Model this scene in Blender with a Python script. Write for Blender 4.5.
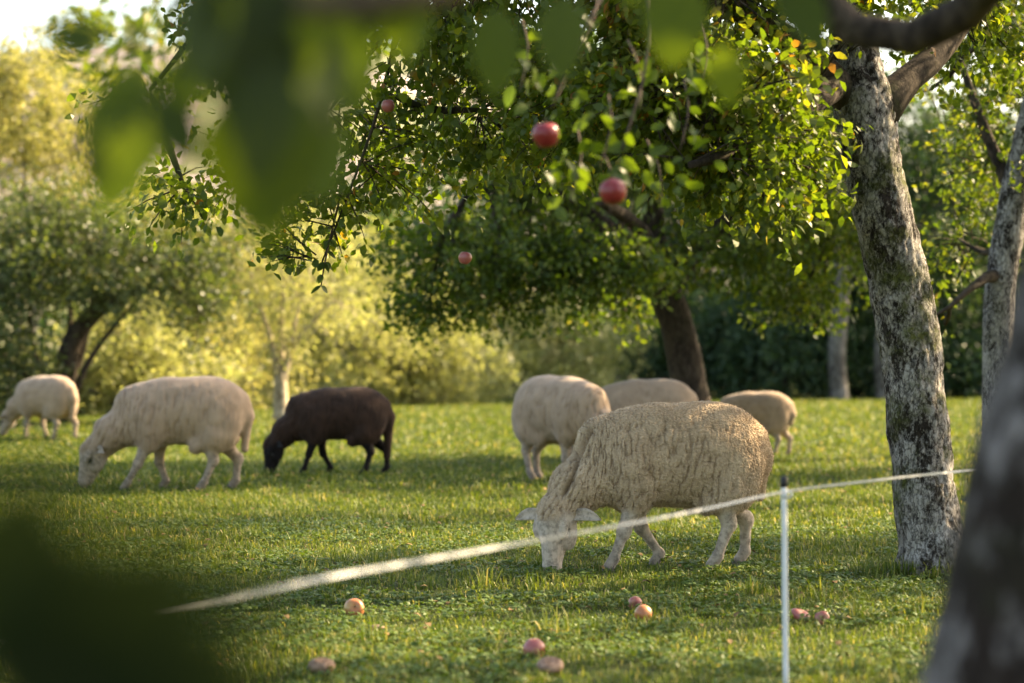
import bpy, math, random
import numpy as np
from mathutils import Vector, Matrix

# ------------------------------------------------------------------ scene / camera / light
scene = bpy.context.scene
for o in list(bpy.data.objects):
    bpy.data.objects.remove(o)
COL = scene.collection

FPX = 1024 * 85 / 36.0          # focal length in pixels
CAMH = 1.05
cam_d = bpy.data.cameras.new('camera')
cam = bpy.data.objects.new('camera', cam_d); COL.objects.link(cam)
cam.location = (0, 0, CAMH)
cam.rotation_euler = (math.radians(90), 0, 0)
cam_d.lens = 85; cam_d.sensor_width = 36; cam_d.clip_start = 0.05; cam_d.clip_end = 3000
cam_d.dof.use_dof = True
cam_d.dof.focus_distance = 11.05
cam_d.dof.aperture_fstop = 2.3
cam_d.dof.aperture_blades = 0
scene.camera = cam

SUN_AZ = math.radians(28)       # from +X (right) towards +Y (away from the camera)
SUN_EL = math.radians(34)
to_sun = Vector((math.cos(SUN_EL) * math.cos(SUN_AZ), math.cos(SUN_EL) * math.sin(SUN_AZ), math.sin(SUN_EL)))
sun_d = bpy.data.lights.new('sun', 'SUN'); sun = bpy.data.objects.new('sun', sun_d); COL.objects.link(sun)
sun_d.energy = 5.0; sun_d.angle = math.radians(0.6); sun_d.color = (1.0, 0.84, 0.60)
sun.rotation_euler = (-to_sun).to_track_quat('-Z', 'Y').to_euler()
sun.location = to_sun * 60

world = bpy.data.worlds.new('World'); scene.world = world; world.use_nodes = True
nt = world.node_tree; nt.nodes.clear()
sky = nt.nodes.new('ShaderNodeTexSky'); sky.sky_type = 'NISHITA'; sky.sun_disc = False
sky.sun_elevation = SUN_EL; sky.sun_rotation = math.atan2(to_sun.x, to_sun.y)
sky.air_density = 1.0; sky.dust_density = 2.5; sky.ozone_density = 1.0
bg = nt.nodes.new('ShaderNodeBackground'); bg.inputs['Strength'].default_value = 0.125
wo = nt.nodes.new('ShaderNodeOutputWorld')
nt.links.new(sky.outputs[0], bg.inputs['Color']); nt.links.new(bg.outputs[0], wo.inputs['Surface'])

scene.view_settings.view_transform = 'Standard'
scene.view_settings.look = 'None'
scene.view_settings.gamma = 1.0
scene.view_settings.use_curve_mapping = False
scene.view_settings.exposure = 2.05
scene.view_settings.use_white_balance = True      # the photograph is balanced for shade: warm
scene.view_settings.white_balance_temperature = 7700
scene.view_settings.white_balance_tint = 10
scene.render.engine = 'CYCLES'
cy = scene.cycles
cy.use_denoising = True
try: cy.denoiser = 'OPENIMAGEDENOISE'
except Exception: pass
cy.max_bounces = 7; cy.diffuse_bounces = 3; cy.glossy_bounces = 2; cy.transmission_bounces = 4
cy.transparent_max_bounces = 4
cy.caustics_reflective = False; cy.caustics_refractive = False
cy.sample_clamp_indirect = 6.0
cy.volume_bounces = 0

# ------------------------------------------------------------------ helpers
R = math.radians
def PX(px, py, d):
    """the point seen at pixel (px,py) when it stands d metres away"""
    return np.array([(px - 512) / FPX * d, d, CAMH - (py - 341.5) / FPX * d])

def _hash(ix, iy, iz, s):
    with np.errstate(over='ignore'):
        h = (ix.astype(np.uint32) * np.uint32(374761393) + iy.astype(np.uint32) * np.uint32(668265263)
             + iz.astype(np.uint32) * np.uint32(2147483647 ^ 0x5bd1e995) + np.uint32(s) * np.uint32(2246822519))
        h = (h ^ (h >> np.uint32(13))) * np.uint32(1274126177)
        h = (h ^ (h >> np.uint32(15))) * np.uint32(2654435761)
        return h ^ (h >> np.uint32(16))

def noise3(p, s=0):
    """gradient noise, about -1..1"""
    p = np.asarray(p, dtype=np.float64)
    i = np.floor(p).astype(np.int64); f = p - i
    u = f * f * f * (f * (f * 6 - 15) + 10)
    out = 0
    for dx in (0, 1):
        for dy in (0, 1):
            for dz in (0, 1):
                h = _hash(i[:, 0] + dx, i[:, 1] + dy, i[:, 2] + dz, s)
                gx = (h & np.uint32(1023)).astype(np.float64) / 511.5 - 1
                gy = ((h >> np.uint32(10)) & np.uint32(1023)).astype(np.float64) / 511.5 - 1
                gz = ((h >> np.uint32(20)) & np.uint32(1023)).astype(np.float64) / 511.5 - 1
                w = (u[:, 0] if dx else 1 - u[:, 0]) * (u[:, 1] if dy else 1 - u[:, 1]) * (u[:, 2] if dz else 1 - u[:, 2])
                out = out + w * (gx * (f[:, 0] - dx) + gy * (f[:, 1] - dy) + gz * (f[:, 2] - dz))
    return out * 1.3

def fbm(p, s=0, octv=3):
    t = 0; a = 1.0
    for k in range(octv):
        t = t + a * noise3(p * (2.03 ** k), s + 17 * k); a *= 0.5
    return t

def worley(p, s=0):
    """distance to the nearest of jittered points, one per unit cell"""
    i = np.floor(p).astype(np.int64); best = np.full(len(p), 9.0)
    for dx in (-1, 0, 1):
        for dy in (-1, 0, 1):
            for dz in (-1, 0, 1):
                h = _hash(i[:, 0] + dx, i[:, 1] + dy, i[:, 2] + dz, s)
                q = np.stack([(h & np.uint32(1023)), (h >> np.uint32(10)) & np.uint32(1023), (h >> np.uint32(20)) & np.uint32(1023)], 1).astype(float) / 1023
                d = i + np.array([dx, dy, dz]) + .1 + .8 * q - p
                best = np.minimum(best, np.einsum('ij,ij->i', d, d))
    return np.sqrt(best)

def sstep(a, b, x):
    t = np.clip((x - a) / (b - a), 0, 1); return t * t * (3 - 2 * t)

def mesh(name, V, F, mat=None, attrs=None, smooth=True):
    """V (n,3); F an (m,k) array or a list of such arrays"""
    if isinstance(F, np.ndarray): F = [F]
    F = [np.asarray(f, dtype=np.int32) for f in F if len(f)]
    V = np.asarray(V, dtype=np.float32)
    me = bpy.data.meshes.new(name)
    me.vertices.add(len(V)); me.vertices.foreach_set('co', V.ravel())
    nl = sum(f.size for f in F); npoly = sum(len(f) for f in F)
    me.loops.add(nl); me.polygons.add(npoly)
    me.loops.foreach_set('vertex_index', np.concatenate([f.ravel() for f in F]))
    st = []; o = 0
    for f in F:
        st.append(o + np.arange(len(f), dtype=np.int32) * f.shape[1]); o += f.size
    me.polygons.foreach_set('loop_start', np.concatenate(st).astype(np.int32))
    if attrs:
        for k, a in attrs.items():
            a = np.asarray(a, dtype=np.float32)
            if a.ndim == 1:
                at = me.attributes.new(k, 'FLOAT', 'POINT'); at.data.foreach_set('value', a)
            else:
                at = me.attributes.new(k, 'FLOAT_COLOR', 'POINT'); at.data.foreach_set('color', a.ravel())
    me.update(calc_edges=True)
    me.polygons.foreach_set('use_smooth', np.full(npoly, smooth))
    if mat is not None: me.materials.append(mat)
    return me

def link(name, me, parent=None, loc=(0, 0, 0), rot=None):
    o = bpy.data.objects.new(name, me); COL.objects.link(o)
    if parent is not None: o.parent = parent
    o.location = tuple(float(v) for v in loc)
    if rot is not None: o.rotation_euler = rot
    return o

def tag(o, label=None, cat=None, group=None, kind=None):
    if label: o['label'] = label
    if cat: o['category'] = cat
    if group: o['group'] = group
    if kind: o['kind'] = kind
    return o

def thing(name, label, cat, loc, rotz=0.0, group=None):
    o = bpy.data.objects.new(name, None); COL.objects.link(o)
    o.empty_display_size = 0.1
    o.location = tuple(float(v) for v in loc); o.rotation_euler = (0, 0, rotz)
    return tag(o, label, cat, group)

class MB:
    """collects pieces of geometry"""
    def __init__(s): s.V = []; s.F3 = []; s.F4 = []; s.n = 0; s.A = []
    def add(s, V, F, a=None):
        V = np.asarray(V, float)
        if isinstance(F, list) and len(F) and isinstance(F[0], np.ndarray): fs = F
        else: fs = [np.asarray(F)]
        for f in fs:
            if len(f) == 0: continue
            (s.F3 if f.shape[1] == 3 else s.F4).append(f + s.n)
        s.V.append(V); s.n += len(V)
        s.A.append(np.zeros(len(V)) if a is None else np.broadcast_to(a, (len(V),)))
    def mesh(s, name, mat, smooth=True, attr='lv'):
        F = []
        if s.F3: F.append(np.concatenate(s.F3))
        if s.F4: F.append(np.concatenate(s.F4))
        return mesh(name, np.concatenate(s.V), F, mat, {attr: np.concatenate(s.A)}, smooth)

def resample(pts, n):
    """Catmull-Rom through pts (rows of any width) -> n rows"""
    P = np.asarray(pts, float)
    if len(P) == 2:
        t = np.linspace(0, 1, n)[:, None]; return P[0] * (1 - t) + P[1] * t
    Q = np.vstack([2 * P[0] - P[1], P, 2 * P[-1] - P[-2]])
    seg = np.linalg.norm(np.diff(P[:, :3], axis=0), axis=1); cum = np.concatenate([[0], np.cumsum(seg)])
    out = []
    for t in np.linspace(0, cum[-1], n):
        k = min(np.searchsorted(cum, t, side='right') - 1, len(P) - 2)
        u = (t - cum[k]) / max(seg[k], 1e-9)
        a, b, c, d = Q[k], Q[k + 1], Q[k + 2], Q[k + 3]
        out.append(0.5 * (2 * b + (c - a) * u + (2 * a - 5 * b + 4 * c - d) * u * u + (3 * b - a - 3 * c + d) * u ** 3))
    return np.array(out)

def tube(P, rad, nseg=8, cap=True, lump=0.0, lf=6.0, seed=0, plates=0.0):
    P = np.asarray(P, float); rad = np.asarray(rad, float); n = len(P)
    T = np.gradient(P, axis=0); T /= np.linalg.norm(T, axis=1)[:, None] + 1e-12
    up = np.array([0, 0, 1.0]) if abs(T[0, 2]) < 0.9 else np.array([0, 1.0, 0])
    N = np.cross(T[0], up); N /= np.linalg.norm(N)
    ang = np.linspace(0, 2 * np.pi, nseg, endpoint=False)
    V = np.zeros((n, nseg, 3))
    for i in range(n):
        N = N - T[i] * np.dot(N, T[i]); N /= np.linalg.norm(N) + 1e-12
        B = np.cross(T[i], N)
        D = np.cos(ang)[:, None] * N + np.sin(ang)[:, None] * B
        r = np.full(nseg, rad[i])
        if lump:
            q = (P[i] + D * rad[i])
            r = r * (1 + lump * fbm(q * lf, seed, 3))
            if plates: r = r - plates * (sstep(.45, .9, worley(q * np.array([30, 30, 15]) + .3 * noise3(q * 20, 4)[:, None], 3)) + .35 * noise3(q * np.array([70, 70, 45]), 5))
        V[i] = P[i] + D * r[:, None]
    V = V.reshape(-1, 3)
    i = np.arange(n - 1)[:, None] * nseg; j = np.arange(nseg)[None, :]; j2 = (j + 1) % nseg
    F = np.stack([i + j, i + j2, i + nseg + j2, i + nseg + j], -1).reshape(-1, 4)
    if cap:
        c0 = len(V); V = np.vstack([V, P[0], P[-1]])
        a = np.arange(nseg); b = (a + 1) % nseg
        F3 = np.vstack([np.stack([np.full(nseg, c0), b, a], 1), np.stack([np.full(nseg, c0 + 1), (n - 1) * nseg + a, (n - 1) * nseg + b], 1)])
        return V, [F, F3]
    return V, [F]

def lathe(prof, n=20):
    prof = np.asarray(prof, float); m = len(prof)
    a = np.linspace(0, 2 * np.pi, n, endpoint=False)
    V = np.stack([prof[:, 0][:, None] * np.cos(a), prof[:, 0][:, None] * np.sin(a), np.repeat(prof[:, 1][:, None], n, 1)], -1).reshape(-1, 3)
    i = np.arange(m - 1)[:, None] * n; j = np.arange(n)[None, :]; j2 = (j + 1) % n
    return V, np.stack([i + j, i + j2, i + n + j2, i + n + j], -1).reshape(-1, 4)

# ------------------------------------------------------------------ materials
def mat(name):
    m = bpy.data.materials.new(name); m.use_nodes = True
    t = m.node_tree; t.nodes.clear()
    out = t.nodes.new('ShaderNodeOutputMaterial')
    return m, t, out
def nd(t, typ, **kw):
    n = t.nodes.new(typ)
    for k, v in kw.items():
        if k in n.inputs: n.inputs[k].default_value = v
        else: setattr(n, k, v)
    return n
def ramp(t, stops):
    r = t.nodes.new('ShaderNodeValToRGB'); e = r.color_ramp.elements
    e[0].position, e[0].color = stops[0][0], (*stops[0][1], 1)
    e[1].position, e[1].color = stops[-1][0], (*stops[-1][1], 1)
    for p, c in stops[1:-1]:
        x = e.new(p); x.color = (*c, 1)
    return r
def mixc(t, fac, a, b, typ='MIX'):
    n = t.nodes.new('ShaderNodeMix'); n.data_type = 'RGBA'; n.blend_type = typ
    for sock, v in ((n.inputs[0], fac), (n.inputs[6], a), (n.inputs[7], b)):
        if hasattr(v, 'links') or isinstance(v, bpy.types.NodeSocket): t.links.new(v, sock)
        elif isinstance(v, tuple): sock.default_value = (*v, 1)
        else: sock.default_value = v
    return n.outputs[2]

def leaf_material(name, stops, transl=0.45, rough=0.42, tmul=(1.25, 1.35, 0.5), gloss=0.35, rnd=0.0):
    m, t, out = mat(name)
    at = nd(t, 'ShaderNodeAttribute', attribute_name='lv')
    oi = nd(t, 'ShaderNodeObjectInfo')
    ad = nd(t, 'ShaderNodeMath', operation='ADD'); t.links.new(at.outputs['Fac'], ad.inputs[0])
    mu = nd(t, 'ShaderNodeMath', operation='MULTIPLY'); mu.inputs[1].default_value = rnd
    t.links.new(oi.outputs['Random'], mu.inputs[0]); t.links.new(mu.outputs[0], ad.inputs[1])
    r = ramp(t, stops); t.links.new(ad.outputs[0], r.inputs['Fac'])
    p = nd(t, 'ShaderNodeBsdfPrincipled', Roughness=rough)
    p.inputs['Specular IOR Level'].default_value = gloss
    t.links.new(r.outputs[0], p.inputs['Base Color'])
    tr = nd(t, 'ShaderNodeBsdfTranslucent')
    c2 = mixc(t, 1.0, r.outputs[0], tmul, 'MULTIPLY'); t.links.new(c2, tr.inputs['Color'])
    mx = nd(t, 'ShaderNodeMixShader'); mx.inputs[0].default_value = transl
    t.links.new(p.outputs[0], mx.inputs[1]); t.links.new(tr.outputs[0], mx.inputs[2])
    t.links.new(mx.outputs[0], out.inputs['Surface'])
    m['rand'] = mu.name
    return m

M = {}
M['leaf_apple'] = leaf_material('leaf_apple', [(0, (.045, .075, .013)), (.45, (.092, .128, .02)), (.8, (.165, .19, .03)), (.96, (.27, .22, .04)), (1, (.28, .12, .03))], .55, .42, (1.35, 1.5, .45), rnd=.12)
M['leaf_mid'] = leaf_material('leaf_mid', [(0, (.042, .072, .013)), (.5, (.092, .13, .02)), (.85, (.165, .19, .03)), (1, (.26, .21, .04))], .52, .42, (1.3, 1.45, .45))
M['leaf_olive'] = leaf_material('leaf_olive', [(0, (.05, .085, .012)), (.5, (.11, .14, .02)), (.85, (.2, .2, .03)), (1, (.3, .2, .04))], .5)
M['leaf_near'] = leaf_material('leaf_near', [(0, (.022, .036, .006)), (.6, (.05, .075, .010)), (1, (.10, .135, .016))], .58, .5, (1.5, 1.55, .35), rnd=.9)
M['leaf_shoot'] = leaf_material('leaf_shoot', [(0, (.012, .018, .006)), (1, (.018, .026, .008))], .2, .9, gloss=.03)  # near-black base: the shade on these corner leaves is put into their colour
M['leaf_willow'] = leaf_material('leaf_willow', [(0, (.19, .20, .06)), (.5, (.35, .335, .115)), (1, (.54, .47, .20))], .5, .5, (1.2, 1.2, .75))
M['leaf_pale'] = leaf_material('leaf_pale', [(0, (.22, .235, .075)), (.5, (.38, .375, .14)), (1, (.54, .49, .21))], .5, .55, (1.15, 1.2, .8))
M['leaf_dark'] = leaf_material('leaf_dark', [(0, (.05, .075, .028)), (.5, (.095, .12, .045)), (1, (.18, .195, .07))], .42, .4)
M['leaf_forest'] = leaf_material('leaf_forest', [(0, (.03, .06, .027)), (.6, (.052, .095, .04)), (1, (.10, .14, .05))], .38, .45)

def bark_material(name, dark, light, moss, lich=.5, scale=1.0, moss_amt=.3, bump=.6):
    m, t, out = mat(name)
    tc = nd(t, 'ShaderNodeTexCoord')
    mp = nd(t, 'ShaderNodeMapping'); mp.inputs['Scale'].default_value = (scale, scale, scale * .55)
    t.links.new(tc.outputs['Object'], mp.inputs[0])
    n1 = nd(t, 'ShaderNodeTexNoise', Scale=7.0, Detail=6.0, Roughness=.68); t.links.new(mp.outputs[0], n1.inputs['Vector'])
    n2 = nd(t, 'ShaderNodeTexNoise', Scale=38.0, Detail=5.0, Roughness=.7); t.links.new(mp.outputs[0], n2.inputs['Vector'])
    n3 = nd(t, 'ShaderNodeTexNoise', Scale=2.2, Detail=3.0, Roughness=.6); t.links.new(mp.outputs[0], n3.inputs['Vector'])
    v = nd(t, 'ShaderNodeTexVoronoi', Scale=24.0, feature='DISTANCE_TO_EDGE'); 
    wv = nd(t, 'ShaderNodeVectorMath', operation='MULTIPLY_ADD'); wv.inputs[1].default_value = (.09, .09, .09)
    t.links.new(n2.outputs['Color'], wv.inputs[0]); t.links.new(mp.outputs[0], wv.inputs[2]); t.links.new(wv.outputs[0], v.inputs['Vector'])
    s = nd(t, 'ShaderNodeMath', operation='ADD'); t.links.new(n1.outputs['Fac'], s.inputs[0])
    s2 = nd(t, 'ShaderNodeMath', operation='MULTIPLY'); s2.inputs[1].default_value = .75; t.links.new(n2.outputs['Fac'], s2.inputs[0]); t.links.new(s2.outputs[0], s.inputs[1])
    r = ramp(t, [(.80 - lich * .12, (0, 0, 0)), (.97 - lich * .12, (1, 1, 1))]); 
    t.links.new(s.outputs[0], r.inputs['Fac'])
    base = mixc(t, n2.outputs['Fac'], tuple(c * .45 for c in dark), tuple(c * 1.7 for c in dark))
    lc = mixc(t, n3.outputs['Fac'], tuple(c * .72 for c in light), tuple(c * 1.2 for c in light))
    c1 = mixc(t, r.outputs[0], base, lc)
    mr = ramp(t, [(.56 - moss_amt * .2, (0, 0, 0)), (.72 - moss_amt * .2, (1, 1, 1))])
    n4 = nd(t, 'ShaderNodeTexNoise', Scale=4.3, Detail=5.0, Roughness=.7); t.links.new(tc.outputs['Object'], n4.inputs['Vector']); t.links.new(n4.outputs['Fac'], mr.inputs['Fac'])
    at = nd(t, 'ShaderNodeAttribute', attribute_name='lv')
    ma = nd(t, 'ShaderNodeMath', operation='MULTIPLY'); t.links.new(mr.outputs[0], ma.inputs[0]); t.links.new(at.outputs['Fac'], ma.inputs[1])
    c2 = mixc(t, ma.outputs[0], c1, moss)
    vr = ramp(t, [(0.0, (.3, .3, .3)), (.05, (1, 1, 1))]); t.links.new(v.outputs['Distance'], vr.inputs['Fac'])
    c3 = mixc(t, .7, c2, vr.outputs[0], 'MULTIPLY')
    p = nd(t, 'ShaderNodeBsdfPrincipled', Roughness=.9); p.inputs['Specular IOR Level'].default_value = .2
    t.links.new(c3, p.inputs['Base Color'])
    hs = nd(t, 'ShaderNodeMath', operation='ADD'); t.links.new(s.outputs[0], hs.inputs[0]); t.links.new(vr.outputs[0], hs.inputs[1])
    b = nd(t, 'ShaderNodeBump', Strength=bump, Distance=.02); t.links.new(hs.outputs[0], b.inputs['Height']); t.links.new(b.outputs[0], p.inputs['Normal'])
    t.links.new(p.outputs[0], out.inputs['Surface'])
    return m
M['bark_main'] = bark_material('bark_lichen', (.032, .025, .020), (.42, .39, .36), (.085, .095, .025), .20, 1.7, .30, 1.0)
M['bark_near'] = bark_material('bark_near', (.024, .016, .012), (.24, .21, .20), (.04, .045, .02), -.5, .9, .2)
M['bark_dark'] = bark_material('bark_dark', (.028, .02, .015), (.075, .056, .04), (.04, .045, .015), .2, .7, .3)
M['bark_pale'] = bark_material('bark_pale', (.22, .17, .11), (.5, .42, .3), (.2, .19, .08), .6, .5, .2)
M['bark_grey'] = bark_material('bark_grey', (.06, .052, .045), (.19, .175, .155), (.06, .075, .03), .4, .5, .3)

def simple(name, col, rough=.6, spec=.4, noise=None, bump=0.0):
    m, t, out = mat(name)
    p = nd(t, 'ShaderNodeBsdfPrincipled', Roughness=rough); p.inputs['Specular IOR Level'].default_value = spec
    if noise:
        sc, c2 = noise
        tc = nd(t, 'ShaderNodeTexCoord'); n = nd(t, 'ShaderNodeTexNoise', Scale=sc, Detail=4.0); t.links.new(tc.outputs['Object'], n.inputs['Vector'])
        r = ramp(t, [(.35, col), (.65, c2)]); t.links.new(n.outputs['Fac'], r.inputs['Fac']); t.links.new(r.outputs[0], p.inputs['Base Color'])
        if bump:
            b = nd(t, 'ShaderNodeBump', Strength=bump, Distance=.005); t.links.new(n.outputs['Fac'], b.inputs['Height']); t.links.new(b.outputs[0], p.inputs['Normal'])
    else:
        p.inputs['Base Color'].default_value = (*col, 1)
    t.links.new(p.outputs[0], out.inputs['Surface'])
    return m
M['twig'] = simple('twig', (.06, .04, .028), .8, .2, (30, (.11, .075, .05)))
M['eye'] = simple('eye', (.012, .009, .006), .12, .6)
M['hoof'] = simple('hoof', (.10, .085, .07), .6, .3, (25, (.18, .15, .12)), .3)
M['hoof_black'] = simple('hoof_black', (.012, .011, .010), .6, .3)
M['post_white'] = simple('post_white', (.78, .79, .80), .38, .4, (18, (.70, .71, .70)))
M['cap_black'] = simple('cap_black', (.012, .012, .014), .45, .4)
M['metal'] = simple('metal', (.35, .35, .36), .4, .5)
M['straw'] = simple('dead_leaf', (.10, .06, .03), .8, .2, (40, (.30, .19, .08)))

# fence tape: woven white polytape
m, t, out = mat('polytape')
tc = nd(t, 'ShaderNodeTexCoord'); w = nd(t, 'ShaderNodeTexWave', Scale=70.0, Distortion=.6); t.links.new(tc.outputs['Object'], w.inputs['Vector'])
r = ramp(t, [(.2, (.42, .43, .43)), (.7, (.60, .605, .60))]); t.links.new(w.outputs['Fac'], r.inputs['Fac'])
p = nd(t, 'ShaderNodeBsdfPrincipled', Roughness=.6); t.links.new(r.outputs[0], p.inputs['Base Color'])
b = nd(t, 'ShaderNodeBump', Strength=.4, Distance=.002); t.links.new(w.outputs['Fac'], b.inputs['Height']); t.links.new(b.outputs[0], p.inputs['Normal'])
t.links.new(p.outputs[0], out.inputs['Surface']); M['tape'] = m

# grass: colour from the attribute, thin blades let light through
def grass_material(name, stops, transl):
    return leaf_material(name, stops, transl, .5, (1.2, 1.2, .45), .25)
M['grass'] = grass_material('grass', [(0, (.048, .085, .015)), (.4, (.108, .155, .027)), (.75, (.205, .235, .045)), (.92, (.35, .32, .09)), (1, (.52, .41, .22))], .35)
M['clover'] = grass_material('clover', [(0, (.06, .11, .022)), (.6, (.11, .17, .035)), (1, (.17, .22, .05))], .3)

m, t, out = mat('meadow_soil')
tc = nd(t, 'ShaderNodeTexCoord')
n1 = nd(t, 'ShaderNodeTexNoise', Scale=.55, Detail=5.0, Roughness=.6); t.links.new(tc.outputs['Object'], n1.inputs['Vector'])
n2 = nd(t, 'ShaderNodeTexNoise', Scale=24.0, Detail=5.0, Roughness=.7); t.links.new(tc.outputs['Object'], n2.inputs['Vector'])
r1 = ramp(t, [(.3, (.040, .055, .013)), (.52, (.060, .078, .019)), (.72, (.085, .085, .028))]); t.links.new(n1.outputs['Fac'], r1.inputs['Fac'])
r2 = ramp(t, [(.3, (.45, .45, .4)), (.7, (1.25, 1.2, 1.1))]); t.links.new(n2.outputs['Fac'], r2.inputs['Fac'])
c = mixc(t, 1.0, r1.outputs[0], r2.outputs[0], 'MULTIPLY')
p = nd(t, 'ShaderNodeBsdfPrincipled', Roughness=.95); p.inputs['Specular IOR Level'].default_value = .1
t.links.new(c, p.inputs['Base Color'])
b = nd(t, 'ShaderNodeBump', Strength=.8, Distance=.03); t.links.new(n2.outputs['Fac'], b.inputs['Height']); t.links.new(b.outputs[0], p.inputs['Normal'])
t.links.new(p.outputs[0], out.inputs['Surface']); M['soil'] = m

m, t, out = mat('hill_fields')
tc = nd(t, 'ShaderNodeTexCoord')
n1 = nd(t, 'ShaderNodeTexVoronoi', Scale=.03); t.links.new(tc.outputs['Object'], n1.inputs['Vector'])
n2 = nd(t, 'ShaderNodeTexNoise', Scale=.4, Detail=5.0); t.links.new(tc.outputs['Object'], n2.inputs['Vector'])
sp = nd(t, 'ShaderNodeSeparateColor'); t.links.new(n1.outputs['Color'], sp.inputs[0])
r1 = ramp(t, [(.2, (.16, .17, .08)), (.5, (.26, .25, .13)), (.75, (.30, .25, .22)), (1, (.34, .29, .28))]); t.links.new(sp.outputs[0], r1.inputs['Fac'])
c = mixc(t, .35, r1.outputs[0], n2.outputs['Color'], 'SOFT_LIGHT')
p = nd(t, 'ShaderNodeBsdfPrincipled', Roughness=1.0); t.links.new(c, p.inputs['Base Color']); t.links.new(p.outputs[0], out.inputs['Surface']); M['hill'] = m

# ------------------------------------------------------------------ the setting: meadow, hill
def gz(x, y):
    x = np.atleast_1d(np.asarray(x, float)); y = np.atleast_1d(np.asarray(y, float))
    p = np.stack([x * .45, y * .45, np.zeros_like(x) + .37], 1)
    q = np.stack([x * 2.3, y * 2.3, np.zeros_like(x) + 4.1], 1)
    near = np.exp(-np.maximum(np.hypot(x, y) - 60, 0) / 30)
    return (.03 * noise3(p, 5) + .010 * noise3(q, 9)) * near
def g1(x, y): return float(gz(x, y)[0])

def grid(xs, ys):
    X, Y = np.meshgrid(xs, ys); V = np.stack([X.ravel(), Y.ravel(), gz(X.ravel(), Y.ravel())], 1)
    nx = len(xs); i = np.arange(len(ys) - 1)[:, None] * nx; j = np.arange(nx - 1)[None, :]
    return V, np.stack([i + j, i + j + 1, i + nx + j + 1, i + nx + j], -1).reshape(-1, 4)
xs = np.concatenate([[-380, -250, -120, -70, -45, -30, -22], np.linspace(-16, 16, 130), [22, 30, 45, 70, 120, 250, 380]])
ys = np.concatenate([[-60, -30, -12, -4], np.linspace(0, 46, 190), [50, 56, 64, 75, 90, 120, 200, 300, 420]])
V, F = grid(xs, ys)
tag(link('meadow', mesh('meadow', V, F, M['soil'])), 'grazed orchard meadow in dappled shade', kind='structure')

# hill far behind on the left
n = 60
hx = np.linspace(-170, 80, n); hy = np.linspace(120, 330, 40)
X, Y = np.meshgrid(hx, hy)
H = 36 * sstep(120, 290, Y) * (0.80 + .2 * np.sin(X * .018 + 2.2)) * (1 - .75 * sstep(-20, 70, X)) 
P3 = np.stack([X.ravel() * .03, Y.ravel() * .03, 0 * X.ravel()], 1)
Hh = H.ravel() + 2.0 * noise3(P3, 3) * sstep(120, 150, Y).ravel() - .5
V = np.stack([X.ravel(), Y.ravel(), Hh], 1)
i = np.arange(39)[:, None] * n; j = np.arange(n - 1)[None, :]
F = np.stack([i + j, i + j + 1, i + n + j + 1, i + n + j], -1).reshape(-1, 4)
tag(link('hill', mesh('hill', V, F, M['hill'])), 'pale hillside of fields far behind the willows', kind='structure')
def hill_z(x, y):
    h = 36 * sstep(120, 290, y) * (0.80 + .2 * np.sin(x * .018 + 2.2)) * (1 - .75 * sstep(-20, 70, x))
    return h + 2.0 * noise3(np.stack([x * .03, y * .03, 0 * x], 1), 3) * sstep(120, 150, y) - .5

# ------------------------------------------------------------------ leaves
def unit(v): return v / (np.linalg.norm(v, axis=-1, keepdims=True) + 1e-12)

def leaves(C, A, size, rng, width=.55, fold=.16, up=.5, lv=None, round_=False):
    """C centres (base of leaf), A axes; -> V, F(tri), attr.  A folded leaf of 6 vertices."""
    n = len(C)
    rnd = rng.normal(size=(n, 3)); rnd[:, 2] += up * 1.6
    S = unit(np.cross(A, rnd)); N = np.cross(S, A)
    L = (size * rng.uniform(.7, 1.25, n))[:, None]
    w = width * .5 * rng.uniform(.8, 1.2, n)[:, None]
    b = C; tip = C + A * L - N * L * .10
    m1 = C + A * L * .38 - N * L * .02
    l1 = C + A * L * .40 + S * L * w + N * L * fold * w * 2; r1 = C + A * L * .40 - S * L * w + N * L * fold * w * 2
    l2 = C + A * L * .76 + S * L * w * .72 + N * L * (fold * w - .03); r2 = C + A * L * .76 - S * L * w * .72 + N * L * (fold * w - .03)
    V = np.stack([b, l1, l2, tip, r2, r1], 1).reshape(-1, 3)
    o = (np.arange(n) * 6)[:, None]
    F = np.concatenate([o + np.array([[0, 5, 1]]), o + np.array([[1, 5, 4]]), o + np.array([[1, 4, 2]]), o + np.array([[2, 4, 3]])])
    if lv is None: lv = np.clip(rng.beta(2.0, 2.6, n), 0, 1)
    return V, F, np.repeat(lv, 6)

def blob_points(c, r, n, rng, pw=.45):
    d = unit(rng.normal(size=(n, 3))); t = rng.uniform(0, 1, n)[:, None] ** pw
    return np.asarray(c) + d * t * np.asarray(r)

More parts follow.
